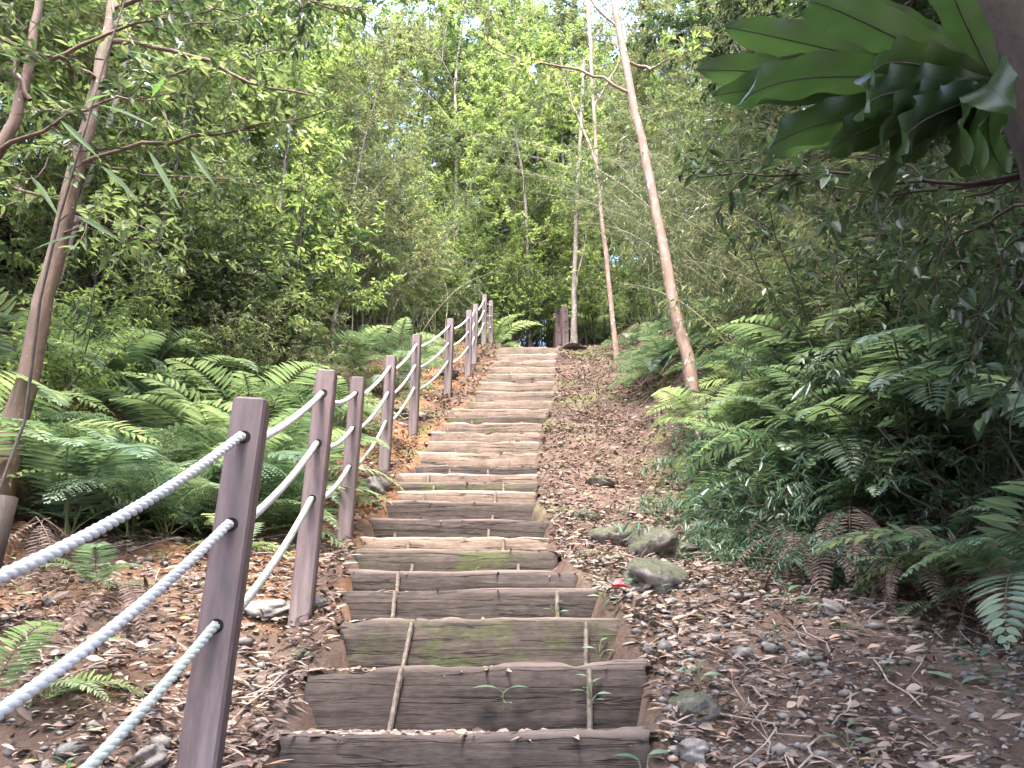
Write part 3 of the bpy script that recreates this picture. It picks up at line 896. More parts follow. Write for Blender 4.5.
def frond_mesh(seed, L=1.0, pairs=24, wmax=.24, a0=55, a1=-35, bip=True, mat='fern', stalk=.18, gap=1.0):
    """one arching fern frond, rooted at the origin and growing towards +Y"""
    r = np.random.default_rng(seed)
    n = 30
    ang = np.radians(np.linspace(a0, a1, n) + 0 * r.normal(0, 2, n))
    st = L / (n - 1)
    yy = np.concatenate([[0], np.cumsum(np.cos(ang[:-1]) * st)]); zz = np.concatenate([[0], np.cumsum(np.sin(ang[:-1]) * st)])
    xx = .05 * L * np.sin(np.linspace(0, 2.2, n)) * r.choice([-1, 1])
    P = np.stack([xx, yy, zz], 1)
    mb = MB()
    mb.add(*tube(P, np.linspace(.0055, .0012, n) * (L ** .5), 4), 1)
    T = nrm(np.gradient(P, axis=0))
    s = stalk + (1 - stalk) * np.linspace(0, 1, pairs) ** 1.0
    LP, LD, LN, LL, LW = [], [], [], [], []
    for j, t in enumerate(s):
        i0 = min(int(t * (n - 1)), n - 2); f = t * (n - 1) - i0
        p = P[i0] * (1 - f) + P[i0 + 1] * f; tg = T[i0]
        u = (t - stalk) / (1 - stalk)
        wl = wmax * L * (min(1, .55 + 1.6 * u)) * (1 - u ** 1.7) ** .85 + .012
        up = np.cross([1, 0, 0], tg)
        for sg in (-1, 1):
            d = nrm(np.array([sg, 0, 0]) * 1.0 + tg * (.28 + .35 * u) + up * .12 + r.normal(0, .06, 3))
            if not bip:
                LP.append(p[None]); LD.append(d[None]); LN.append(up[None] + r.normal(0, .12, (1, 3))); LL.append([wl]); LW.append([max(.012, wmax * L * .13 * gap)])
                continue
            m = max(4, int(wl / (.011 * gap)))
            q = (np.arange(m) + .6) / m
            pp = p + d * wl * q[:, None] - np.outer(q ** 2, up) * wl * .16 - np.outer(q ** 2, [0, 0, 1]) * wl * .10
            sd_ = np.cross(up, d)
            for s2 in (-1, 1):
                LP.append(pp); LD.append(np.tile(s2 * sd_ + d * .45, (m, 1)) + r.normal(0, .08, (m, 3))); LN.append(np.tile(up, (m, 1)) + r.normal(0, .15, (m, 3)))
                LL.append(wl * .16 * (1 - q * .75) + .006); LW.append(np.full(m, .0105 * gap))
    LP, LD, LN, LL, LW = map(np.concatenate, (LP, LD, LN, LL, LW))
    mb.add(*leaves(LP, LD, LN, LL, LW, not bip, .15, .2), 0)
    return mb.mesh("frond", [M[mat], M['rachis' if mat != 'dead' else 'dead']])

FR_FINE = [frond_mesh(100 + k, 1.0, 27, .25, 80 - 12 * k, -28 - 14 * k, False, gap=.8) for k in range(4)]
FR_BRIGHT = [frond_mesh(120 + k, 1.0, 27, .24, 78 - 14 * k, -22 - 16 * k, False, 'fern_bright', gap=.8) for k in range(3)]
FR_LACY = [frond_mesh(130 + k, 1.0, 22, .25, 66 - 12 * k, -30 - 12 * k, True, gap=1.5) for k in range(2)]
FR_COARSE = [frond_mesh(140 + k, 1.0, 30, .20, 60 - 8 * k, -35 - 10 * k, False) for k in range(3)]
FR_BIG = [frond_mesh(160 + k, 1.0, 18, .26, 50 - 8 * k, -40 - 10 * k, False, 'fern', gap=1.2) for k in range(2)]
FR_DEAD = [frond_mesh(180 + k, 1.0, 20, .16, -20 - 20 * k, -85, False, 'dead') for k in range(2)]
SETS = {'lacy': FR_LACY, 'fine': FR_FINE, 'bright': FR_BRIGHT, 'coarse': FR_COARSE, 'big': FR_BIG, 'dead': FR_DEAD}

def fern(loc, size, nf, kind, label, group, seed, face=None, arc=6.283, name="fern", tiltup=0.0):
    r = np.random.default_rng(seed)
    e = empty(name, loc)
    tag(e, label, "fern", group)
    for k in range(nf):
        o = link("frond", SETS[kind][k % len(SETS[kind])], e)
        az = (face or 0) + (k + .5) / nf * arc - arc / 2 + r.normal(0, .15)
        o.rotation_euler = (r.normal(0, .16) + tiltup, r.normal(0, .15), az)
        s = size * r.uniform(.7, 1.15)
        o.scale = (s, s, s)
        o.location = (.03 * r.normal(), .03 * r.normal(), 0)
    return e

def plant(proto, loc, rz, s, label, group=None, first={}, sz=None):
    k = proto.name
    if k not in first: first[k] = 1; o = proto
    else: o = copy_tree(proto)
    o.location = loc; o.rotation_euler = (0, 0, rz); o.scale = (s, s, sz or s)
    o["label"] = label
    if group: o["group"] = group
    elif "group" in o: del o["group"]
    return o

def proto(name, cat, a, b, na, nb):
    e = empty(name); tag(e, "x", cat)
    link(na, a, e); link(nb, b, e)
    return e

T_BRIGHT = proto("broadleaf_tree", "tree", *tree_meshes(1, 10, .058, .25, 20, (1.8, 2.8), (.12, .05), 'leaf_bright', 'bark_grey'), "trunk", "crown")
T_MID = proto("broadleaf_tree", "tree", *tree_meshes(2, 9, .055, .22, 20, (1.6, 2.6), (.11, .043), 'leaf_mid', 'bark_grey'), "trunk", "crown")
T_OLIVE = proto("broadleaf_tree", "tree", *tree_meshes(3, 9.5, .046, .28, 18, (1.5, 2.4), (.10, .036), 'leaf_olive', 'bark_pale'), "trunk", "crown")
T_DARK = proto("broadleaf_tree", "tree", *tree_meshes(4, 8, .08, .22, 20, (1.8, 2.8), (.10, .04), 'leaf_dark', 'bark_dark'), "trunk", "crown")
B_BRIGHT = proto("bushy_tree", "tree", *tree_meshes(6, 6, .04, .06, 26, (1.0, 1.9), (.11, .045), 'leaf_bright', 'bark_grey'), "trunk", "crown")
B_OLIVE = proto("bushy_tree", "tree", *tree_meshes(7, 6.5, .04, .06, 26, (1.0, 1.8), (.11, .034), 'leaf_olive', 'bark_grey'), "trunk", "crown")
B_MID = proto("bushy_tree", "tree", *tree_meshes(8, 5.5, .04, .06, 26, (1.0, 1.9), (.10, .038), 'leaf_mid', 'bark_grey'), "trunk", "crown")
T_SHADE = proto("broadleaf_tree", "tree", *tree_meshes(5, 9, .09, .5, 22, (2.0, 3.0), (.10, .04), 'leaf_dark', 'bark_dark'), "trunk", "crown")
S_MID = proto("shrub", "shrub", *shrub_meshes(11, 1.9, 16, (.085, .03), 'leaf_mid'), "stems", "foliage")
S_BRIGHT = proto("shrub", "shrub", *shrub_meshes(12, 2.0, 16, (.095, .036), 'leaf_bright'), "stems", "foliage")
S_DARK = proto("shrub", "shrub", *shrub_meshes(13, 1.7, 16, (.10, .034), 'leaf_dark'), "stems", "foliage")
S_OLIVE = proto("shrub", "shrub", *shrub_meshes(14, 2.1, 18, (.11, .022), 'leaf_olive'), "stems", "foliage")
B_TALL = proto("bamboo_clump", "bamboo", *bamboo_meshes(21, 6.0, 16, .45), "culms", "foliage")
B_LOW = proto("bamboo_clump", "bamboo", *bamboo_meshes(22, 3.4, 18, .40, dens=1.1), "culms", "foliage")
G_BLUE = proto("bamboo_grass", "bamboo grass", *bamboo_meshes(23, 1.15, 26, .20, 'leaf_grassy', 1.05, (.18, .030), True, .0035, .05, .9, .55), "culms", "foliage")

def g3(x, y): return (x, y, float(ground(x, y)))

# ------------------------------------------------------------------ individual trees
def custom_tree(name, label, trunk_px, limbs_px, bark, leafmat, tw=dict(), extra_top=0, seed=0, cat="tree"):
    """trunk_px: (px, py, Y, radius) from the foot up; limbs: lists of (px, py, Y) and a radius"""
    r = np.random.default_rng(seed)
    pts = np.array([at(a, b, c) for a, b, c, _ in trunk_px]); rad = np.array([q[3] for q in trunk_px])
    b0 = pts[0] + (pts[0] - pts[1]) * .0
    gz = float(ground(pts[0][0], pts[0][1])) - .12
    if pts[0][2] > gz + .05:
        dirn = (pts[0] - pts[1]) / max(1e-3, pts[1][2] - pts[0][2])
        foot = pts[0] + np.array([dirn[0] * .7, dirn[1] * .7, -1]) * (pts[0][2] - gz)
        foot[2] = float(ground(foot[0], foot[1])) - .12
        pts = np.concatenate([[foot], pts]); rad = np.concatenate([[rad[0] * 1.1], rad])
    d = np.concatenate([[0], np.cumsum(np.linalg.norm(np.diff(pts, axis=0), axis=1))])
    s = np.linspace(0, d[-1], 26)
    P = np.stack([np.interp(s, d, pts[:, q]) for q in range(3)], 1); RR = np.interp(s, d, rad)
    for _ in range(2):
        P[1:-1] = (P[:-2] + P[2:] + 2 * P[1:-1]) / 4
    P = P + np.minimum(.15 * RR, .006)[:, None] * r.normal(size=(26, 3))
    RR = RR * (1 + .03 * r.normal(size=26)); RR[0] *= 1.3; RR[1] *= 1.08
    base = P[0].copy()
    e = empty(name, base); tag(e, label, cat)
    wood, crown = MB(), MB()
    wood.add(*tube(P - base, RR, 12), 0)
    limbs = []
    for lp, lr in limbs_px:
        q = np.array([at(*a) for a in lp]) - base
        d = np.concatenate([[0], np.cumsum(np.linalg.norm(np.diff(q, axis=0), axis=1))])
        s = np.linspace(0, d[-1], 12)
        q = np.stack([np.interp(s, d, q[:, c]) for c in range(3)], 1)
        q[1:-1] = (q[:-2] + q[2:] + 2 * q[1:-1]) / 4
        q[1:] += r.normal(0, .012, (11, 3))
        wood.add(*tube(q, np.linspace(lr, lr * .25, 12), 6), 0); limbs.append(q)
    if extra_top:
        for k in range(extra_top):
            az = k * 2.4 + r.random(); p = P[-1 - (k % 4)] - base
            q = wander(r, p, (math.cos(az), math.sin(az), .5), r.uniform(1.2, 2.2), 7, .25, .02)
            wood.add(*tube(q, np.linspace(RR[-1] * .5, .004, 8), 5), 0); limbs.append(q)
    kw = dict(tw_per_m=6, tw_len=(.3, .7), lv_per_m=34, leaf=(.09, .034)); kw.update(tw)
    foliate(r, limbs, wood, crown, **kw)
    link("trunk", wood.mesh("trunk", [M[bark]], (0,)), e)
    link("crown", crown.mesh("crown", [M[leafmat]]), e)
    return e

custom_tree("slender_tree", "slender leaning tree with mottled pinkish bark on the right bank beside the steps",
            [(706, 455, 6.8, 0.0731), (704, 430, 6.8, 0.0645), (672, 300, 6.8, 0.0568), (658, 220, 6.8, 0.0516), (640, 130, 6.8, 0.0473), (623, 50, 6.8, 0.0447), (612, -10, 6.8, 0.043), (598, -130, 7.0, 0.0344)],
            [([(627, 92, 6.8), (590, 72, 6.8), (550, 64, 6.8), (520, 62, 6.9), (490, 45, 6.8)], .02), ([(625, 60, 6.8), (650, 70, 6.9), (665, 62, 6.0), (690, 48, 6.0)], .02),
             ([(620, 30, 6.8), (570, -20, 6.8), (520, -40, 6.8)], .02), ([(612, -10, 6.8), (660, -60, 6.8), (700, -60, 6.0)], .02)],
            'bark_pink', 'leaf_bright', dict(tw_per_m=3.5, leaf=(.12, .045), start=.45), 5, 3)
custom_tree("slender_tree", "slim straight trunk right of the head of the steps, left of the pinkish tree",
            [(618, 372, 12.5, .055), (614, 330, 12.5, .048), (605, 250, 12.5, .042), (597, 170, 12.5, .038), (592, 80, 12.5, .034), (588, 0, 12.6, .05), (585, -80, 12.8, .04)],
            [([(597, 165, 12.5), (575, 110, 12.6), (560, 60, 12.8)], .03), ([(594, 110, 12.5), (620, 60, 12.3), (640, 20, 12)], .03)], 'bark_pink', 'leaf_olive', dict(leaf=(.10, .04), tw_per_m=4), 6, 4)
custom_tree("slender_tree", "thin dark trunk standing behind the posts at the head of the steps",
            [(574, 352, 15.5, .08), (574, 300, 15.5, .06), (576, 230, 15.6, .055), (580, 150, 15.8, .05), (584, 60, 16, .04)],
            [([(575, 290, 15.5), (584, 250, 15.5), (590, 215, 15.6)], .03)], 'bark_grey', 'leaf_mid', dict(tw_per_m=4), 6, 5)
custom_tree("leaning_tree", "leaning tree with pale patched bark among the ferns left of the fence",
            [(14, 430, 4.3, .072), (22, 395, 4.3, .066), (48, 290, 4.3, .058), (72, 185, 4.3, .053), (92, 110, 4.3, .048), (108, 40, 4.3, .044), (120, -60, 4.4, .034)],
            [([(78, 165, 4.3), (170, 140, 4.2), (260, 128, 4.2), (335, 110, 4.2)], .018), ([(100, 80, 4.3), (60, 60, 4.0), (0, 40, 3.8)], .02),
             ([(108, 40, 4.3), (180, 50, 4.0), (250, 85, 3.9), (320, 95, 3.8)], .02), ([(112, 10, 4.3), (190, -20, 4.2), (290, -10, 4.2), (370, 25, 4.2)], .02),
             ([(92, 110, 4.3), (40, 110, 4.6), (-20, 80, 4.8)], .015), ([(60, 230, 4.3), (120, 200, 4.6), (200, 195, 4.7)], .012), ([(70, 200, 4.3), (20, 190, 4.4), (-40, 160, 4.4)], .014),
             ([(115, -20, 4.3), (60, -40, 4.0), (-20, -30, 3.8)], .02), ([(95, 100, 4.3), (150, 80, 4.8), (230, 60, 5.2), (310, 40, 5.4)], .015), ([(66, 210, 4.3), (130, 240, 4.9), (200, 250, 5.3)], .012), ([(110, 20, 4.3), (150, 30, 4.9), (220, 20, 5.4), (300, 0, 5.6)], .015), ([(60, 235, 4.3), (95, 215, 4.0), (150, 230, 3.8)], .010), ([(85, 130, 4.3), (60, 150, 4.0), (20, 190, 3.8)], .010), ([(112, 0, 4.3), (140, 60, 4.0), (170, 130, 3.9)], .010), ([(80, 160, 4.3), (140, 175, 5.0), (230, 180, 5.5), (300, 190, 5.8)], .012)],
            'bark_brown', 'leaf_mid', dict(tw_per_m=9, tw_len=(.25, .6), lv_per_m=38, leaf=(.085, .032), start=.15, near=True), 5, 6)
custom_tree("leaning_tree", "thin slanting tree cropped at the upper left corner",
            [(-150, 420, 3.6, .05), (-85, 270, 3.6, .042), (-20, 180, 3.6, .038), (14, 130, 3.6, .034), (30, 60, 3.6, .028), (45, -40, 3.6, .02)],
            [([(0, 150, 3.6), (80, 110, 3.4), (170, 90, 3.3)], .014), ([(30, 100, 3.6), (0, 40, 3.5), (-30, 0, 3.4)], .016), ([(50, 60, 3.6), (140, 20, 3.5), (230, 10, 3.4)], .014)],
            'bark_brown', 'leaf_dark', dict(tw_per_m=8, tw_len=(.25, .55), leaf=(.09, .03), near=True), 3, 7)

# sapling with long narrow leaves close to the camera on the left
def sapling():
    r = np.random.default_rng(31)
    pts = np.array([at(25, 420, 3.0), at(40, 300, 2.9), at(60, 215, 2.85), at(85, 130, 2.8), at(105, 60, 2.8), at(125, 0, 2.8)])
    base = np.array(g3(pts[0][0] - .1, 3.0))
    pts = np.concatenate([[base], pts])
    e = empty("bamboo_sapling", base); tag(e, "thin dark stem with long narrow pale green leaves before the leaning tree", "sapling")
    mb = MB(); mb.add(*tube(pts - base, np.linspace(.008, .004, len(pts)), 6))
    cr = MB()
    tips = [((92, 105), (165, 118), (135, 95)), ((60, 215), (10, 120), (0, 80)), ((150, 150), (178, 200), (160, 170)), ((85, 130), (60, 100), (40, 150)), ((110, 95), (160, 80), (150, 60))]
    P, D, L, W, Nn = [], [], [], [], []
    for (a, b, Lp) in [((95, 104), (158, 117), .24), ((85, 103), (113, 88), .13), ((152, 97), (165, 72), .12), ((148, 150), (180, 200), .21), ((190, 150), (215, 182), .16), ((12, 115), (4, 82), .15), ((60, 150), (20, 140), .2),
                       ((100, 165), (140, 195), .2), ((30, 175), (60, 210), .16), ((70, 60), (40, 45), .15), ((120, 50), (170, 55), .18), ((60, 120), (95, 150), .16), ((20, 60), (-5, 50), .15), ((80, 235), (30, 245), .18), ((75, 215), (120, 235), .18)]:
        p = at(*a, 2.8); q = at(*b, 2.75 - .1 * r.random())
        P.append(p - base); D.append(q - p); L.append(np.linalg.norm(q - p)); W.append(.026); Nn.append(np.array([0, -.75, .7]) + r.normal(0, .25, 3))
        st = np.array([np.interp(p[2], pts[:, 2], pts[:, c]) for c in range(3)])
        mid = (st + p) / 2 + [0, 0, .02]
        mb.add(*tube(np.array([st, mid, p]) - base, [.003, .002, .0014], 4))
    cr.add(*leaves(P, D, Nn, np.array(L), np.array(W), True, .12, .12))
    link("stem", mb.mesh("stem", [M['twig']]), e); link("foliage", cr.mesh("foliage", [M['leaf_sapling']]), e)
sapling()

# the big dark trunk at the upper right corner, its hanging branches, and the nest fern on it
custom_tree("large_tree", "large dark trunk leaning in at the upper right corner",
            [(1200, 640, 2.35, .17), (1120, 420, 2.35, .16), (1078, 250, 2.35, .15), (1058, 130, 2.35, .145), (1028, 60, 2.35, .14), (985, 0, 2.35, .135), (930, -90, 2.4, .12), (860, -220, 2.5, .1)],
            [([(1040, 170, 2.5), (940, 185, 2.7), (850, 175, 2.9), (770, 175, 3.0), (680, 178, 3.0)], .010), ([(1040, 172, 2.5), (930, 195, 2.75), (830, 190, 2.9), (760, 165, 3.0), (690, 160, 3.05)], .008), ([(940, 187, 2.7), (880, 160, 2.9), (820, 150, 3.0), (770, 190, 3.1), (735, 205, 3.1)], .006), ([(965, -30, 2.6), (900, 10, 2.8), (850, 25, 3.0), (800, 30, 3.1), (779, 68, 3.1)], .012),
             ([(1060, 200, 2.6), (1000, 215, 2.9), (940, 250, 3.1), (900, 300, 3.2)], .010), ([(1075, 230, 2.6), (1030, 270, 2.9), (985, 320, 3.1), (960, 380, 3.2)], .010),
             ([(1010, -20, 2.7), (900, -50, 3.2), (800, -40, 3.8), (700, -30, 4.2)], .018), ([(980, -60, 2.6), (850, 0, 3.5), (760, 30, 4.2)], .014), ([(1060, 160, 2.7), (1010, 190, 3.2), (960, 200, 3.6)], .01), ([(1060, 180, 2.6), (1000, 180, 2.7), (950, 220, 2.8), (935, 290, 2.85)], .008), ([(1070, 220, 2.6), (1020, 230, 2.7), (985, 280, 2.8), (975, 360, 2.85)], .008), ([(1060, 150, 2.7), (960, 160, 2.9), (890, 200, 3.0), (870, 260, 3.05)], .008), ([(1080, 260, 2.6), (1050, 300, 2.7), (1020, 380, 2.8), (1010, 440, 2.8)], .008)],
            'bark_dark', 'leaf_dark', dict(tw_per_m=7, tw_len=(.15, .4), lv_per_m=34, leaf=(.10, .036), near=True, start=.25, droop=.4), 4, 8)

def strap_mesh(seed, L, W, a0, a1, twist=0.0):
    r = np.random.default_rng(seed)
    n, m = 34, 7
    s = np.linspace(0, 1, n)
    ang = np.radians(a0 + (a1 - a0) * s ** 1.7)
    st = L / (n - 1)
    y = np.concatenate([[0], np.cumsum(np.cos(ang[:-1]) * st)]); z = np.concatenate([[0], np.cumsum(np.sin(ang[:-1]) * st)])
    wid = W * np.interp(s, [0, .1, .28, .7, .88, .96, 1], [.28, .6, .92, 1.0, .74, .4, .03])
    V = np.zeros((n, m, 3))
    for j in range(m):
        u = (j / (m - 1) - .5) * 2
        wav = .11 * W * abs(u) ** 2 * np.sin(s * 26 + seed + (0 if u < 0 else 1.7)) * np.minimum(1, s * 3)
        V[:, j, 0] = u * wid / 2 * (1 + .05 * np.sin(s * 31 + j)) + twist * s * z
        V[:, j, 1] = y + wav * np.sin(ang) * -1
        V[:, j, 2] = z + wav * np.cos(ang) + abs(u) * wid * .16
    i = (np.arange(n - 1)[:, None] * m + np.arange(m - 1)[None]).ravel()
    mb = MB(); mb.add(V.reshape(-1, 3), np.stack([i, i + 1, i + m + 1, i + m], 1), 0)
    c = V[:, 3].copy(); c[:, 2] -= .003
    mb.add(*tube(c, np.linspace(.005, .0015, n), 5), 1)
    return mb.mesh("frond", [M['nest'], M['twig']], (0, 1))
nb = at(1000, 92, 2.25)
nest = empty("birds_nest_fern", nb)
tag(nest, "dark glossy strap-leaved fern growing out of the large trunk at the upper right", "fern")
# (azimuth from +Y, length, width, rise, fall)
for k, (az, L, W, a0, a1, rl) in enumerate([(97, 1.12, .15, 8, -62, 24), (88, 1.0, .15, 22, -34, 32), (104, 1.0, .14, 40, -22, 36), (92, .82, .16, -22, -74, 28), (112, .85, .14, 2, -70, 16), (70, .75, .15, -30, -80, 22),
                                        (80, .95, .14, -2, -64, 36), (60, .6, .12, 62, 10, 8), (110, .6, .13, 62, 20, 20), (140, .6, .12, 40, -30, 12), (125, .65, .15, -25, -80, 20), (100, .9, .15, -14, -66, 30), (84, .85, .16, -34, -78, 36),
                                        (106, .7, .16, -40, -84, 15), (74, .8, .14, -18, -72, 42), (116, 1.0, .14, 16, -48, 26), (94, 1.05, .14, 30, -18, 40), (66, .8, .14, 20, -50, 30), (98, .6, .17, -52, -86, 20), (86, .7, .16, -46, -84, 30)]):
    o = link("frond", strap_mesh(200 + k, L, W, a0, a1), nest)
    o.rotation_euler = (0, R(rl), R(az)); o.scale = (1.1,) * 3

# dead trunk stub at the left edge
mb = MB(); mb.add(*tube(np.array([(0, 0, -.2), (.01, 0, .15), (0, .01, .35), (.01, 0, .58)]), [.055, .05, .048, .045], 9, True), 0)
st = empty("tree_stump", g3(-2.09, 3.1)); tag(st, "dark broken stump at the left edge behind the upper rope", "stump")
link("trunk", mb.mesh("trunk", [M['bark_dark']], (0,)), st)

# ------------------------------------------------------------------ ferns
k = 0
def fern_px(px, Y, size, nf, kind, label, group=None, face=None, arc=6.283, dz=0.0, dx=0.0, tiltup=0.0, name="fern"):
    global k
    k += 1
    g = gp(px, Y)
    return fern(g + [dx, 0, dz], size, nf, kind, label, group, 300 + k, face, arc, name, tiltup)
fern_px(255, 5.3, 1.05, 11, 'lacy', "full green fern spreading behind the second fence post")
fern_px(200, 5.1, 1.05, 10, 'fine', "wide bluish green fern left of the one behind the second post")
fern_px(225, 6.4, 1.3, 11, 'bright', "tall pale green fern at the back of the fern bed beside the fence")
fern_px(130, 5.2, 1.1, 10, 'lacy', "dark fern below the leaning tree at the left")
fern_px(70, 4.5, 1.15, 10, 'fine', "bushy fern at the foot of the leaning tree")
fern_px(290, 6.8, .8, 9, 'bright', "small bright fern between the second and third fence posts")
fern_px(330, 8.3, .6, 8, 'bright', "light green rosette fern before the dark bank above the third post")
fern_px(130, 4.6, 1.3, 5, 'big', "fern with coarse upright fronds standing before the fern bed", None, R(20), 2.0, tiltup=.5)
fern_px(10, 2.75, .50, 5, 'bright', "pale fern frond reaching in below the middle rope at the left edge", None, R(-75), 1.6)
fern_px(95, 3.6, .45, 7, 'fine', "small fern low on the litter under the upper rope")
fern_px(235, 4.35, .42, 7, 'bright', "low bright fern at the edge of the litter left of the nearest post")
for q, (px, Y, sz) in enumerate([(300, 5.7, .95), (235, 5.0, 1.0), (165, 4.75, 1.0), (275, 6.3, 1.1), (200, 6.0, 1.2), (110, 5.4, 1.2)]):
    fern_px(px, Y, sz, 10, ('fine', 'bright', 'lacy')[q % 3], "feathery fern in the middle of the fern bed left of the fence", "ferns in the middle of the fern bed")
fern_px(20, 6.0, 1.3, 10, 'bright', "tall yellowish fern behind the leaning tree at the left edge")
fern_px(30, 3.7, .5, 7, 'dead', "withered brown fern below the leaning tree", None, None, dz=.3)
fern_px(110, 3.4, .40, 6, 'dead', "withered brown fern hanging over the litter under the upper rope", None, None, dz=.2)
fern_px(770, 7.0, .9, 8, 'bright', "bright fern with spread fronds right of the leaning pinkish tree", None, R(120), 4)
fern_px(705, 6.8, .75, 6, 'bright', "bright fern reaching over the path below the leaning pinkish tree", None, R(100), 2.4, dz=.15)
fern_px(740, 8.6, 1.1, 9, 'coarse', "grey green fern with drooping fronds behind the leaning pinkish tree", None, R(100), 4, dz=.5)
fern_px(660, 10.5, .9, 9, 'fine', "green fern beside the upper path left of the leaning tree")
fern_px(690, 9.6, .8, 8, 'bright', "small fern on the bank behind the leaning pinkish tree")
fern_px(955, 3.55, .45, 4, 'bright', "single bright comb-like fern frond low on the shaded bank", None, R(95), 1.0, dz=.05)
fern_px(1040, 3.3, .75, 7, 'big', "dark coarse fern at the right edge of the shaded bank", None, R(90), 3.2, dz=.25)
fern_px(880, 4.6, .75, 8, 'big', "coarse blue green fern in the middle of the leafy bank", None, R(120), 4, dz=.1)
fern_px(960, 4.3, .8, 8, 'big', "dark coarse fern above the comb-like frond", None, R(110), 3.6, dz=.2)
fern_px(950, 3.75, .45, 8, 'dead', "withered brown fern hanging from the shaded bank", None, R(110), 4, dz=.3)
fern_px(1010, 3.5, .5, 8, 'dead', "withered fern beside the dark coarse fern on the bank", None, R(110), 4, dz=.35)
fern_px(870, 4.3, .45, 7, 'dead', "withered fern under the bamboo grass on the bank", None, R(130), 4, dz=.3)
fern_px(810, 6.0, .55, 8, 'dead', "withered fern in the dark hollow of the right bank", None, R(120), 4, dz=.5)
fern_px(690, 8.2, .5, 8, 'dead', "withered fern at the foot of the leaning pinkish tree", None, R(100), 4, dz=.35)
for q, (px, Y, sz, dz) in enumerate([(800, 4.05, .4, .25), (840, 3.95, .45, .3), (905, 3.8, .45, .35), (780, 4.5, .4, .3), (930, 3.6, .4, .3), (1020, 3.3, .45, .35), (860, 4.1, .5, .4)]):
    fern_px(px, Y, sz, 9, 'dead', "withered brown fern fronds hanging from the foot of the right bank", "withered ferns along the foot of the right bank", R(110), 4.5, dz=dz)
for q, (px, Y, sz) in enumerate([(285, 6.2, 1.25), (320, 7.4, 1.1), (250, 7.2, 1.3), (170, 6.4, 1.25), (100, 6.6, 1.3)]):
    fern_px(px, Y, sz, 10, ('bright', 'fine')[q % 2], "tall arching fern at the back of the fern bed below the bushes", "tall ferns at the back of the fern bed")
for q, (px, Y, sz, kd) in enumerate([(340, 9.0, .7, 'dead'), (375, 9.6, .7, 'dead'), (350, 9.4, .9, 'bright'), (395, 10.4, .9, 'fine'), (310, 9.2, 1.0, 'fine')]):
    fern_px(px, Y, sz, 9, kd, ("withered brown fern on the dark bank behind the fourth fence post" if kd == 'dead' else "green fern topping the dark bank behind the fourth fence post"), "withered ferns on the dark left bank" if kd == 'dead' else "green ferns on the dark left bank", dz=.5 if kd == 'dead' else .3)
for q, (px, Y, sz, kd) in enumerate([(1000, 4.0, .8, 'fine'), (1045, 4.2, 1.0, 'big'), (960, 3.85, .5, 'big'), (1020, 3.6, .6, 'dead'), (985, 3.7, .6, 'dead'), (1050, 3.4, .7, 'fine')]):
    fern_px(px, Y, sz, 10, kd, ("withered brown fern at the right end of the shaded bank" if kd == 'dead' else "dark green fern at the right end of the shaded bank"), "withered ferns at the right end of the bank" if kd == 'dead' else "dark ferns at the right end of the bank", dz=.3 if kd == 'dead' else .05)
for q, (px, Y, sz, kd, fc) in enumerate([(800, 5.6, .9, 'fine', 110), (850, 5.2, 1.0, 'big', 120), (905, 4.8, .95, 'fine', 110), (955, 4.5, .9, 'big', 100), (1005, 4.3, .95, 'big', 95), (870, 6.0, 1.1, 'fine', 120), (930, 5.6, 1.1, 'fine', 110), (780, 6.6, .9, 'lacy', 120),
                                          (830, 6.9, 1.1, 'fine', 130), (985, 5.2, 1.2, 'fine', 105), (1030, 3.8, .8, 'big', 95), (900, 4.15, .6, 'big', 110), (760, 7.6, 1.1, 'fine', 120), (790, 4.9, .95, 'fine', 100), (840, 4.7, 1.1, 'fine', 95), (895, 4.4, 1.15, 'bright', 100), (950, 4.2, 1.15, 'fine', 90), (740, 5.9, .85, 'bright', 100), (1000, 3.9, 1.1, 'fine', 90), (860, 5.4, 1.4, 'bright', 110)]):
    fern_px(px, Y, sz, 9, kd, "arching green fern in the leafy wall of the right bank", "arching ferns in the wall of the right bank", R(fc), 4.6, dz=.25)
r = np.random.default_rng(77)
for q in range(16):     # along the foot of the left slope, behind the fence
    Y = r.uniform(7.2, 13.5); dl = r.uniform(.7, 3.4)
    x = float(np.interp(Y, PYs, PXs)) - dl
    fern(g3(x, Y), r.uniform(.6, 1.05), 8, ('fine', 'bright', 'coarse')[q % 3], "green fern in the undergrowth behind the upper rope fence", "ferns behind the upper rope fence", 400 + q)
for q in range(10):
    Y = r.uniform(15.5, 19); x = r.uniform(-3.0, 2.6)
    fern(g3(x, Y), r.uniform(.8, 1.3), 8, 'bright', "light green fern on the rise beyond the head of the steps", "ferns beyond the head of the steps", 430 + q)
for q in range(12):
    Y = r.uniform(7.5, 14); x = float(np.interp(Y, SY, SXR)) + r.uniform(1.3, 3.2)
    fern(g3(x, Y), r.uniform(.6, 1.0), 8, ('fine', 'coarse')[q % 2], "green fern on the right bank above the path", "ferns on the right bank", 460 + q)
for q in range(12):
    Y = r.uniform(4.2, 8); x = r.uniform(-5.5, -3.0)
    fern(g3(x, Y), r.uniform(.9, 1.3), 9, ('fine', 'bright')[q % 2], "tall fern in the shade of the left slope", "ferns deep on the left slope", 480 + q)

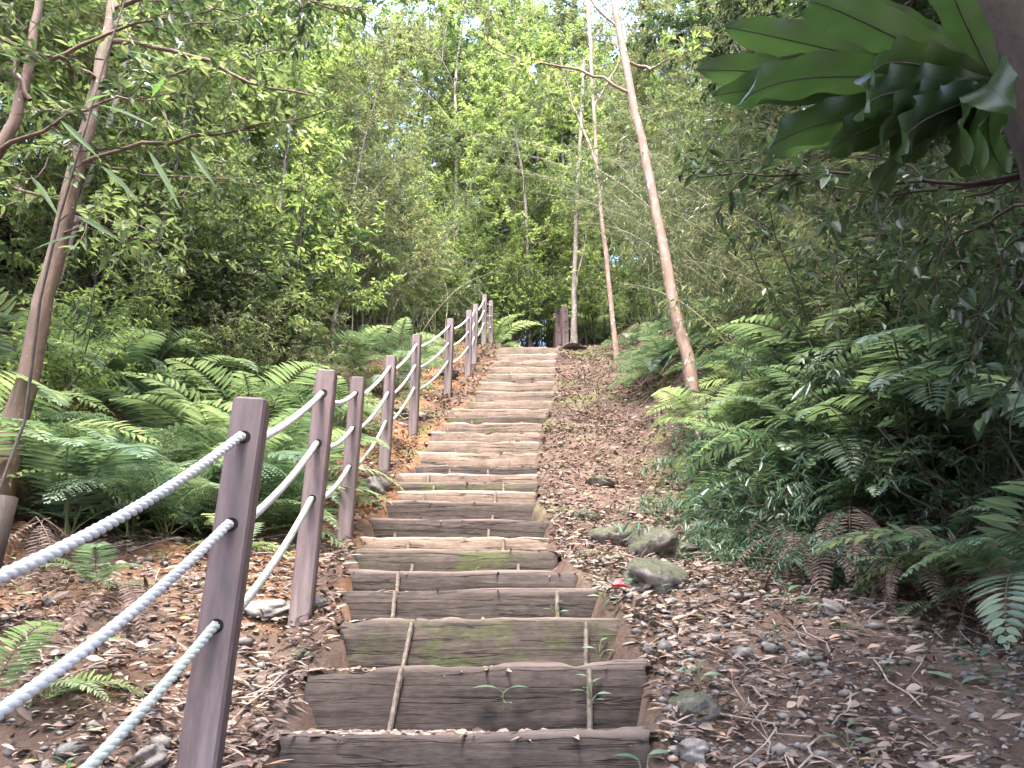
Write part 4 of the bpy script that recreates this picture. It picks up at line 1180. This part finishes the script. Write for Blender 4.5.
# ------------------------------------------------------------------ bamboo grass, shrubs, bamboo on the right bank
GL = "blue green bamboo grass drooping over the right bank"
for q, (px, Y, s) in enumerate([(760, 5.0, .5), (800, 4.7, .55), (735, 5.5, .45), (845, 4.6, .6), (748, 4.7, .36), (725, 6.2, .45), (820, 4.2, .36), (880, 4.0, .4), (765, 4.5, .3), (930, 5.0, .8), (830, 6.0, .8)]):
    plant(G_BLUE, gp(px, Y), q * 1.9, s, GL, "bamboo grass on the right bank")
for q, (px, Y, s) in enumerate([(760, 8.6, 1.0), (820, 8.0, 1.0), (870, 7.0, .9), (930, 7.2, 1.0), (990, 6.5, 1.0), (790, 10, 1.1), (720, 11, 1.0), (880, 9.5, 1.15), (950, 9.0, 1.1), (680, 13, 1.0), (1050, 8, 1.1), (840, 11.5, 1.2), (800, 6.8, .62), (850, 6.2, .66), (900, 5.6, .6), (770, 7.6, .7), (950, 5.8, .7)]):
    plant(B_LOW if q % 3 else B_TALL, gp(px, Y), q * 2.1, s, "yellowish thin-culmed bamboo in the thicket on the right slope", "bamboo thicket on the right slope")
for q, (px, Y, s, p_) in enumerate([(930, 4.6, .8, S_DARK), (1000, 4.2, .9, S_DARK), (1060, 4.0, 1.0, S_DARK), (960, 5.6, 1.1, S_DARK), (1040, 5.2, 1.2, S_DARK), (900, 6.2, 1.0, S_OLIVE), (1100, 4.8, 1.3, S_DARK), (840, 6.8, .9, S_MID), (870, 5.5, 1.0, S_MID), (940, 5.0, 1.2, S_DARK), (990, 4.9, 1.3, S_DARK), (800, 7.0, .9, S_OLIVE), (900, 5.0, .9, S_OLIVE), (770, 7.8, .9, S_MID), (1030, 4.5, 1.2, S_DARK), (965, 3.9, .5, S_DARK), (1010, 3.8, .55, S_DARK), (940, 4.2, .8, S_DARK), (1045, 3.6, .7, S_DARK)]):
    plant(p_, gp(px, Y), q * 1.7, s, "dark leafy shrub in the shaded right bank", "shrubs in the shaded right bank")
for q, (px, Y, s, p_) in enumerate([(690, 11, .8, S_MID), (650, 13.2, .8, S_MID), (640, 15, .9, S_BRIGHT), (720, 9.6, .7, S_MID), (700, 13.5, 1.0, S_OLIVE), (610, 17.5, .8, S_MID)]):
    plant(p_, gp(px, Y), q * 1.3, s, "green shrub on the right of the upper path", "shrubs right of the upper path")
# left slope
for q, (px, Y, s) in enumerate([(180, 7.4, .7), (340, 7.6, .5), (40, 5.6, .7), (280, 8.0, .75), (220, 7.8, .8), (120, 7.0, .9)]):
    plant((S_OLIVE, S_MID, S_BRIGHT)[q % 3], gp(px, Y), q * 1.5, s, "small leafy bush growing among the ferns beside the fence", "small bushes among the left ferns")
for q in range(60):
    Y = r.uniform(7.6, 15.5); x = float(np.interp(Y, PYs, PXs)) - r.uniform(2.2, 6.5)
    plant((S_MID, S_BRIGHT, S_OLIVE, S_DARK)[q % 4], g3(x, Y), q * 1.1, r.uniform(.75, 1.5), "leafy green shrub on the left slope behind the ferns", "shrubs on the left slope")
for q, (x, Y, s) in enumerate([(-2.6, 12.5, 1.0), (-3.6, 11, .9), (-4.6, 13.5, 1.1), (-2.2, 15.0, .9), (-1.6, 17.5, .9), (-5.5, 10, 1.0)]):
    plant(B_TALL if q % 2 else B_LOW, g3(x, Y), q * 1.9, s, "thin straight bamboo stems on the left slope behind the fence", "bamboo on the left slope")
for q in range(30):
    Y = r.uniform(16.9, 19) if q < 18 else r.uniform(20, 24); x = -4.5 + q * .5 if q < 18 else -6 + (q - 18)
    plant((S_BRIGHT, S_MID, S_OLIVE)[q % 3], g3(x, Y), q, r.uniform(1.0, 1.5), "sunlit shrub beyond the head of the steps", "shrubs beyond the head of the steps")

# ------------------------------------------------------------------ trees of the wood
BUSH = (B_BRIGHT, B_OLIVE, B_MID)
r = np.random.default_rng(91)
for q, (x, y, s) in enumerate([(-3.3, 9.2, .95), (-3.0, 11.6, 1.0), (-4.2, 7.4, .9), (-5.0, 9.0, 1.1), (-2.6, 13.8, 1.0), (-4.4, 12.6, 1.2), (-5.6, 6.2, 1.0), (-6.5, 8.0, 1.2), (-3.6, 15.6, 1.1)]):
    plant(BUSH[q % 3], g3(x, y), q * 1.7, s, "bushy young tree leafy down to the ground, on the left slope behind the fence", "bushy young trees on the left slope")
for q, (x, y, s) in enumerate([(4.3, 9.6, .9), (3.8, 12.2, .95), (5.2, 8.2, .9), (3.2, 15.0, 1.0), (5.4, 11.4, 1.1), (6.4, 9.4, 1.2), (4.6, 14.4, 1.1)]):
    plant(BUSH[(q + 1) % 3], g3(x, y), q * 2.3, s, "bushy young tree leafy down to the ground, on the right slope", "bushy young trees on the right slope")
for q, (x, y, s) in enumerate([(-3.2, 18.2, 1.0), (-1.6, 19.4, 1.0), (-.2, 18.6, .85), (1.0, 19.8, 1.0), (2.6, 18.8, 1.0), (4.2, 19.6, 1.1), (-4.8, 19.2, 1.1), (.4, 21.6, 1.2), (-2.4, 22, 1.2), (2.2, 22.2, 1.2), (5.8, 21, 1.2), (-.9, 17.6, .7), (.1, 17.4, .6), (-1.9, 17.8, .75), (1.9, 18.0, .75), (.9, 24, 1.3), (-1.0, 24.5, 1.3)]):
    plant(BUSH[(q * 2) % 3 if q < 11 else 0], g3(x, y), q * 1.3, s, "bushy sunlit tree closing the view beyond the head of the steps", "bushy trees beyond the head of the steps")
spots = []
def far_enough(x, y, d):
    return all((x - a) ** 2 + (y - b) ** 2 > d * d for a, b in spots)
protos = (T_BRIGHT, T_MID, T_OLIVE, T_DARK)
def scatter(n, xr_, yr_, d, pick, label, group, sr=(.85, 1.2), seed=0, tries=400):
    r = np.random.default_rng(seed); c = 0
    for _ in range(tries):
        if c >= n: break
        x = r.uniform(*xr_); y = r.uniform(*yr_)
        if not far_enough(x, y, d): continue
        spots.append((x, y)); c += 1
        plant(protos[pick[c % len(pick)]], g3(x, y), r.uniform(0, 6.28), r.uniform(*sr), label, group)
scatter(7, (-8.5, -4.6), (7.5, 14), 1.5, (1, 0, 0, 2), "leafy tree on the left slope above the fern bed", "trees on the left slope", (1.0, 1.4), seed=1)
scatter(5, (-8, -4.4), (4.0, 7.5), 1.5, (1, 0, 2), "leafy tree on the near left slope behind the leaning tree", "trees on the near left slope", seed=2)
scatter(4, (-4.4, 5), (17.2, 20.5), 1.6, (0, 2, 2, 0), "tree close behind the head of the steps", "trees close behind the head of the steps", (.9, 1.15), seed=13)
scatter(15, (-8, 9), (19.5, 27), 1.8, (0, 2, 1, 0), "slim tree in the open wood beyond the head of the steps", "trees beyond the head of the steps", (1.2, 1.7), seed=3)
scatter(9, (4.4, 9.5), (7.5, 16), 1.5, (2, 1, 0), "leafy tree on the right slope behind the bamboo thicket", "trees on the right slope", (1.0, 1.4), seed=4)
scatter(7, (4.2, 8), (3.0, 7.5), 1.5, (3, 1, 3), "dark leafy tree on the near right slope", "trees on the near right slope", (.8, 1.2), seed=5)
scatter(26, (-26, 28), (27, 44), 3.0, (0, 1, 2), "distant tree of the hillside wood", "distant trees of the hillside wood", (1.3, 1.9), seed=6)
scatter(14, (-20, -8), (6, 26), 2.4, (1, 0, 2), "tree far to the left in the wood", "trees far to the left in the wood", (1.1, 1.6), seed=7)
scatter(14, (9, 22), (6, 26), 2.4, (1, 2, 0), "tree far to the right in the wood", "trees far to the right in the wood", (1.1, 1.6), seed=8)

for q, (x, y, sc_) in enumerate([(2.7, .2, 1.0), (1.2, -2.4, 1.05), (3.7, 2.2, 1.05), (1.35, -.7, 1.0), (-1.4, -.6, 1.0), (3.2, -1.4, 1.0), (5.0, .8, 1.1), (4.9, 3.6, 1.05), (5.6, 5.6, 1.1), (-3.2, -.4, .9), (.2, -1.8, 1.0), (6.4, 3.0, 1.1), (4.0, 6.2, .9), (5.0, 7.6, 1.0), (3.5, 4.2, .85), (2.3, -1.3, .95), (3.4, 1.1, .95), (-.7, -2.9, 1.0)]):  # added trees, mostly out of view, placed to darken the foreground and right bank
    plant(T_SHADE, g3(x, y), q * 2.0, sc_, "dark leafy tree added to shade the lower steps and the right bank", "trees added to shade the foreground")

for q, (x, y, s) in enumerate([(-2.0, 20.6, 1.75), (-.6, 24.5, 2.0), (1.3, 23.0, 1.8), (-3.8, 23.0, 1.9)]):
    plant((T_OLIVE, T_BRIGHT)[q % 2], g3(x, y), q * 2.7, s, "tall tree whose crown closes the gap above the head of the steps", "tall trees above the head of the steps")

# ------------------------------------------------------------------ seedlings on the steps and in the gravel
def seedling(loc, spec, label, seed, size=1.0):
    r = np.random.default_rng(seed)
    e = empty("seedling", loc); tag(e, label, "seedling", "seedlings by the steps")
    st, cr = MB(), MB(); P, D, L = [], [], []
    for (az, h, l) in spec:
        d = np.array([math.cos(az), math.sin(az) * .5 - .3, 0])
        top = np.array([0, 0, h]) + d * .02
        st.add(*tube(np.array([(0, 0, -.04), (0, -.005, h * .5), top]), [.003, .0025, .002], 4))
        P.append(top); D.append(d + [0, 0, .25]); L.append(l)
    P, D, L = np.array(P), np.array(D), np.array(L) * size
    cr.add(*leaves(P, D, np.tile([0, -.35, 1.], (len(P), 1)) + r.normal(0, .15, (len(P), 3)), L, L * .36, True, .12, .25))
    link("stem", st.mesh("stem", [M['stem']]), e); link("foliage", cr.mesh("foliage", [M['fern']]), e)
def on_step(kk, px, dz=0.0):
    Y = SY[kk] - .03
    x = (px - 512) / F * (Y * cP + (SZ[kk - 1].mean() - CZ) * sP) if kk else (px - 512) / F * 2.25
    return (x, Y, (SZ[kk - 1].mean() if kk else SZ[0].mean() - .27) + dz)
full = [(.2, .05, .07), (2.9, .06, .075), (1.2, .09, .06), (4.2, .07, .05), (5.3, .03, .06), (2.2, .11, .05)]
seedling(on_step(1, 503, .10), [(.25, .03, .075), (2.9, .03, .09), (4.6, 0, .04), (5.2, -.02, .04)], "two-leaved seedling growing from the face of the second lowest step", 1)
seedling(on_step(1, 592, .06), full, "leafy seedling beside the rod on the second lowest step", 2, .8)
seedling(on_step(0, 648, .05), [(a, h * 1.3, l) for a, h, l in full] + [(.6, .16, .07), (2.5, .15, .07)], "bushy seedling at the right end of the lowest step", 3, 1.1)
seedling(on_step(2, 600, .02), full[:4], "small seedling at the foot of the third step near its rod", 4, .7)
seedling(on_step(3, 556, .0), full[:4], "small seedling at the foot of the fourth step near its rod", 5, .6)
seedling(on_step(5, 475, .0), full[:3], "tiny seedling lying along the foot of the sixth step", 6, .6)
seedling(gp(605, 3.6), full, "seedling on the litter beyond the right end of the fourth step", 7, .8)
seedling(gp(700, 2.95), full, "seedling growing beside the earthy stone right of the steps", 8, .9)
seedling(gp(790, 3.55), full, "dark seedling on the gravel below the bamboo grass", 9, 1.4)
seedling(gp(775, 3.2), full[:3], "small bright seedling beside the pale pinkish stone", 10, .6)
seedling(gp(960, 2.9), [(.9, .02, .11), (2.0, .03, .10), (3.0, .0, .08)], "upright bladed seedling on the gravel towards the right edge", 11, 1.0)
seedling(gp(985, 2.95), full + full, "bushy seedling in the shade at the right edge", 12, 1.2)
seedling(gp(680, 4.6), full, "seedling at the foot of the large mossy boulder", 13, 1.0)
seedling(gp(650, 3.85), full + full, "seedlings covering the dark mossy boulder", 14, 1.2)
seedling(gp(850, 2.6), full[:4], "seedling on bare soil near the lower right corner", 15, .9)
